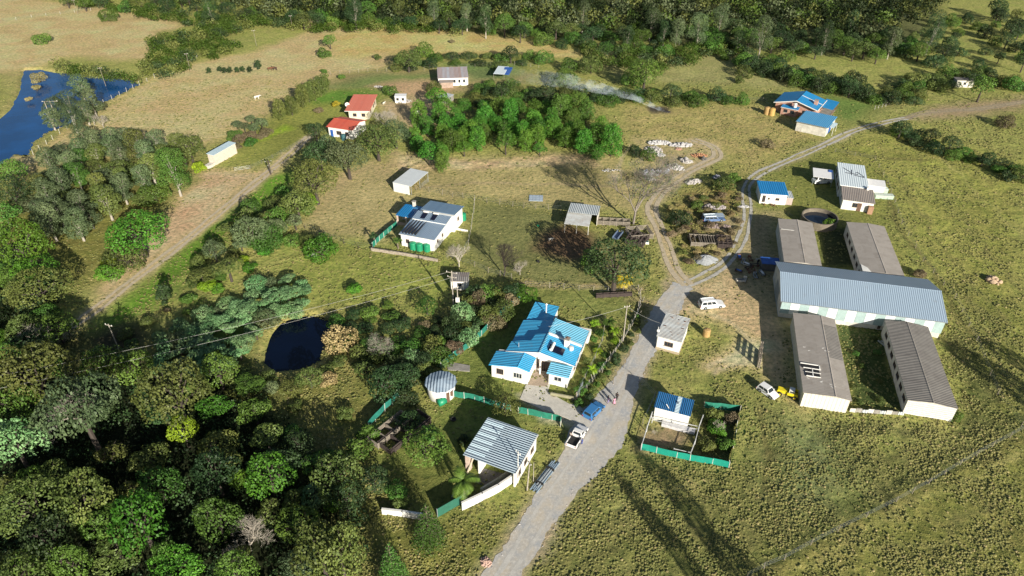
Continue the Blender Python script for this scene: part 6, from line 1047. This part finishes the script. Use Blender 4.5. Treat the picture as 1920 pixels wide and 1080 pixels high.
palm(872,936,3.6,'palm tree inside the walled yard',18,2.5,'mid',2); palm(810,838,3.2,'palm tree in the garden left of the grey roofed house',14,2.0,'mid',3); palm(1168,540,2.,'yellow flowering palm like tree under the spreading tree',20,2.0,'flower',4); palm(1140,612,1.2,'spiky garden palm beside the fence, the upper one',16,1.5,'mid',5); palm(1148,628,1.0,'small yellow green garden palm under the spiky one',14,1.3,'yellow',6); palm(1110,700,.8,'fresh green garden palm near the driveway gate',12,1.2,'yellow',7); palm(1122,665,.7,'fresh green garden palm in the middle of the strip',12,1.1,'yellow',8); palm(704,458,2.4,'small palm left of the tank corner of the slate roofed house',12,1.3,'dark',9); palm(747,466,2.2,'small palm in the bare yard of the slate roofed house',12,1.3,'mid',10)
# --- far wood beyond the counted trees: one mass ---
def mass(name,polys,sp,R,label,cat,mats,seed=1,ncl=170,hs=1.,lf=.85):
    g=np.random.default_rng(seed); Vs={m_:[] for m_ in mats}
    for poly in polys:
        P=PX(poly,3.) ; xs=[p[0] for p in P];ys=[p[1] for p in P]; X,Y=np.meshgrid(np.arange(min(xs),max(xs),sp),np.arange(min(ys),max(ys),sp)); X=X.ravel()+g.uniform(-.4,.4,X.size)*sp;Y=Y.ravel()+g.uniform(-.4,.4,Y.size)*sp; ins=sdf_poly(X,Y,P)<0; X,Y=X[ins],Y[ins]
        for x,y in zip(X,Y):
            mt=mats[g.integers(len(mats))]; r_=g.uniform(*R); h_=r_*hs*g.uniform(1.2,2.1); K=8; c=[(x+r_*.55*math.cos(i*2.4),y+r_*.55*math.sin(i*2.4),h_*.45+h_*.6*i/K) for i in range(K)]; rr=[(r_*g.uniform(.38,.55),)*3 for _ in range(K)]
            Vs[mt].append(leaf_cloud(c,rr,ncl,lf,int(g.integers(1e6)),up=.25,inner=False))
    me=None; parts=[];mi=[]
    for j,m_ in enumerate(mats):
        for q in Vs[m_]: parts.append(q); mi+= [j]*len(q[1])
    me=crown_mesh(name,parts,L[mats[0]]); 
    for m_ in mats[1:]: me.materials.append(L[m_])
    me.polygons.foreach_set('material_index',np.array(mi,np.int32)); tag(link(name,me),label,cat,kind='stuff'); return len(parts)
nm=mass('far_wood',[[(470,-70),(1790,-70),(1760,20),(1640,70),(1560,62),(1400,66),(1390,62),(1300,62),(1200,58),(1000,52),(850,38),(650,26),(540,32),(480,30)],[(60,-60),(470,-70),(480,18),(400,4),(120,-2),(60,-10)]],6.4,(3.2,4.8),'dense mixed wood covering the far slope at the top','wood',['mid','olive','silver','dark','dark'],40)
nm+=mass('far_scrub',[[(1090,92),(1180,88),(1300,80),(1395,72),(1400,96),(1330,99),(1290,118),(1250,128),(1180,120),(1120,108)],[(470,40),(500,18),(640,22),(720,30),(850,38),(860,54),(720,50),(590,50),(520,42)],[(180,2),(330,10),(360,30),(440,20),(480,36),(440,60),(350,40),(260,24)],[(265,75),(300,58),(370,45),(430,55),(445,75),(420,92),(360,108),(310,140),(275,140),(262,115)],[(100,108),(190,125),(262,140),(250,150),(150,135),(100,122)]],4.6,(2.2,3.4),'bushy green scrub along the foot of the far wood and above the reservoir','scrub',['mid','olive','mid','dark'],41,260,.55,.5)
nm+=mass('undergrowth',[[(-60,620),(60,640),(110,700),(300,705),(430,700),(500,745),(560,830),(640,885),(690,960),(680,1110),(-80,1150)],[(-30,420),(30,480),(110,560),(140,610),(60,650),(-60,650)]],2.5,(1.1,2.2),'shade-darkened tangled undergrowth between the trunks of the lower left wood','undergrowth',['deep','deep','dark'],43,110,.5,.36)
# tall gums just outside the picture; their long shade falls across the fields
for x,y,R,hs,l in ((43.9,19.,2.5,2.5,'tall gum tree near the camera whose crown shade lies below the net fenced pens'),(40.,14.,2.3,2.4,'second tall gum tree near the camera whose shade reaches the bottom field'),(99.,50.,5.,1.1,'broad gum tree outside the right pasture corner shading the field by the ridged shed'),(104.,57.,4.,1.1,'slimmer gum tree beside the broad one outside the right pasture corner')): put(x,y,R,'tall','silver',l,hs=hs,sz='m')
# --- grass tussocks over the rough pasture: nobody could count them ---
def tussocks(seed=5,target=150000):
    g=np.random.default_rng(seed); M_=900000; u=g.uniform(0,1920,M_); v=g.uniform(150,1090,M_); 
    # sample evenly over the picture's ground, so that near grass is dense enough and far grass not wasted
    uu=(u-960)/F; vv=(540-v)/F; t_=H/(ST-vv*CT); X=uu*t_; Y=(CT+vv*ST)*t_; keep=g.random(M_)<np.clip(t_/150,0,1.4)*.55
    X,Y=X[keep],Y[keep]; ri=np.clip(np.searchsorted(rows,Y),0,len(rows)-1); si=np.clip(np.searchsorted(s[4:-4],X/(hw[ri]-30))+4,0,len(s)-1); dn=DENS[ri,si]; zz=GZ[ri,si]; pt=vn(X,Y,3.5,77)
    rd_=d_line(X,Y,smooth_line(MAIN,4)); mo=at(1128,812); ok_=rd_>2.35+g.random(len(X))*.7+1.7*np.exp(-((X-mo[0])**2+(Y-mo[1])**2)/81)
    k2=ok_&(g.random(len(X))<dn*np.clip((pt-.15)*1.9,.12,1)); X,Y,zz=X[k2][:target],Y[k2][:target],zz[k2][:target]; n=len(X); print('tussocks',n)
    K=6; a=np.arange(K)*2*np.pi/K; sc_=(.08+.17*g.random(n)**2.2)*np.clip(.8+Y/300,1,1.4); hgt=sc_*(.32+.5*g.random(n)); ph=g.random(n)*6.28
    rr=sc_[:,None]*(.7+.6*g.random((n,K))); bx=X[:,None]+rr*np.cos(a+ph[:,None]); by=Y[:,None]+rr*np.sin(a+ph[:,None]); bz=np.repeat((zz-.08)[:,None],K,1); r2=rr*.62*(.8+.5*g.random((n,K))); mx=X[:,None]+r2*np.cos(a+ph[:,None]+.5); my=Y[:,None]+r2*np.sin(a+ph[:,None]+.5); mz=zz[:,None]+hgt[:,None]*(.5+.6*g.random((n,K)))
    V=np.stack([np.concatenate([bx,mx,X[:,None]],1),np.concatenate([by,my,Y[:,None]],1),np.concatenate([bz,mz,(zz+hgt*.8)[:,None]],1)],-1).reshape(-1,3); f=[]
    for i in range(K): j=(i+1)%K; f+=[(i,j,K+i),(j,K+j,K+i),(K+i,K+j,2*K)]
    Fa=(np.array(f)[None]+ (np.arange(n)*(2*K+1))[:,None,None]).reshape(-1,3); me=npmesh('rough_grass',V,Fa,L['gras']); tt=np.repeat(np.clip(g.random(n)*.8+.5*(vn(X,Y,12,3)-.4),0,1),len(f)); at_=me.attributes.new('tint','FLOAT','FACE'); at_.data.foreach_set('value',tt.astype(np.float32))
    me.materials.append(L['straw']); me.polygons.foreach_set('material_index',np.repeat((g.random(n)<.07).astype(np.int32),len(f))); tag(link('rough_grass',me),'tufts of rough yellow green grass over the pastures','grass',kind='stuff')
tussocks()
# loose stones along the road
q=MB(); rd=random.Random(2); ml=smooth_line(MAIN,1.)
for i in range(130):
    p=rd.choice(ml); o=rd.choice((-1,1))*rd.uniform(3.,4.4); q.rock((p[0]+o*.85,p[1]+o*.4,.03),rd.uniform(.04,.12),i)
tag(q.build('loose_stones',rubm),'loose stones scattered along both verges of the road','stones',kind='stuff')
# ---------------- smoke of the field fire ----------------
pts=[(P3(1252,211,.1),.5),(P3(1236,203,1.),1.1),(P3(1214,193,2.),1.5),(P3(1190,183,3.),1.6),(P3(1160,173,4.),2.1),(P3(1120,163,5.2),2.8),(P3(1070,154,6.5),3.4),(P3(1010,146,8),3.8),(P3(950,140,9),3.)]
q=MB(); n=14; o=pts[0][0]; rings=[]
for k,(p,r_) in enumerate(pts):
    for i in range(n):
        a=2*math.pi*i/n; w_=1+.18*math.sin(3*a+k*1.7); q.v.append((p.x-o.x,p.y-o.y+r_*w_*math.cos(a),max(.05,p.z+r_*.62*w_*math.sin(a))))
for k in range(len(pts)-1): q.f+=[(k*n+i,k*n+(i+1)%n,(k+1)*n+(i+1)%n,(k+1)*n+i) for i in range(n)]
q.f+=[tuple(range(n-1,-1,-1)),tuple(range((len(pts)-1)*n,len(pts)*n))]
m=bpy.data.materials.new('smoke'); m.use_nodes=True; t=m.node_tree; t.nodes.remove(t.nodes['Principled BSDF']); vp=N(t,'ShaderNodeVolumeScatter'); vp.inputs['Color'].default_value=(.72,.86,1,1); vp.inputs['Anisotropy'].default_value=-.4; c=objc(t)
sx=N(t,'ShaderNodeSeparateXYZ'); t.links.new(c,sx.inputs[0]); fd=ramp(t,sx.outputs[0],-58.,3.); pw=N(t,'ShaderNodeMath',operation='POWER'); t.links.new(fd,pw.inputs[0]); pw.inputs[1].default_value=2.2
nn_=ramp(t,noise(t,.32,c,4,.65),.44,.66); m1=N(t,'ShaderNodeMath',operation='MULTIPLY'); t.links.new(pw.outputs[0],m1.inputs[0]); t.links.new(nn_,m1.inputs[1]); m2=N(t,'ShaderNodeMath',operation='MULTIPLY'); t.links.new(m1.outputs[0],m2.inputs[0]); m2.inputs[1].default_value=.3; t.links.new(m2.outputs[0],vp.inputs['Density']); t.links.new(vp.outputs[0],t.nodes['Material Output'].inputs['Volume'])
so_=q.build('smoke',m); import bmesh; bm_=bmesh.new(); bm_.from_mesh(so_.data); bmesh.ops.recalc_face_normals(bm_,faces=bm_.faces); bm_.to_mesh(so_.data); bm_.free(); so_.location=(o.x,o.y,0); tag(so_,'thin bluish smoke drifting left from a small field fire','smoke',kind='stuff')
heap(1251,210,.9,.7,.35,'small smouldering black ash heap at the foot of the smoke',plain('ash',(.05,.045,.045),.9,.4,4),26,(.1,.25),name='ash_heap',cat='ash',seed=41)
print('trees',NT,'mass',nm)
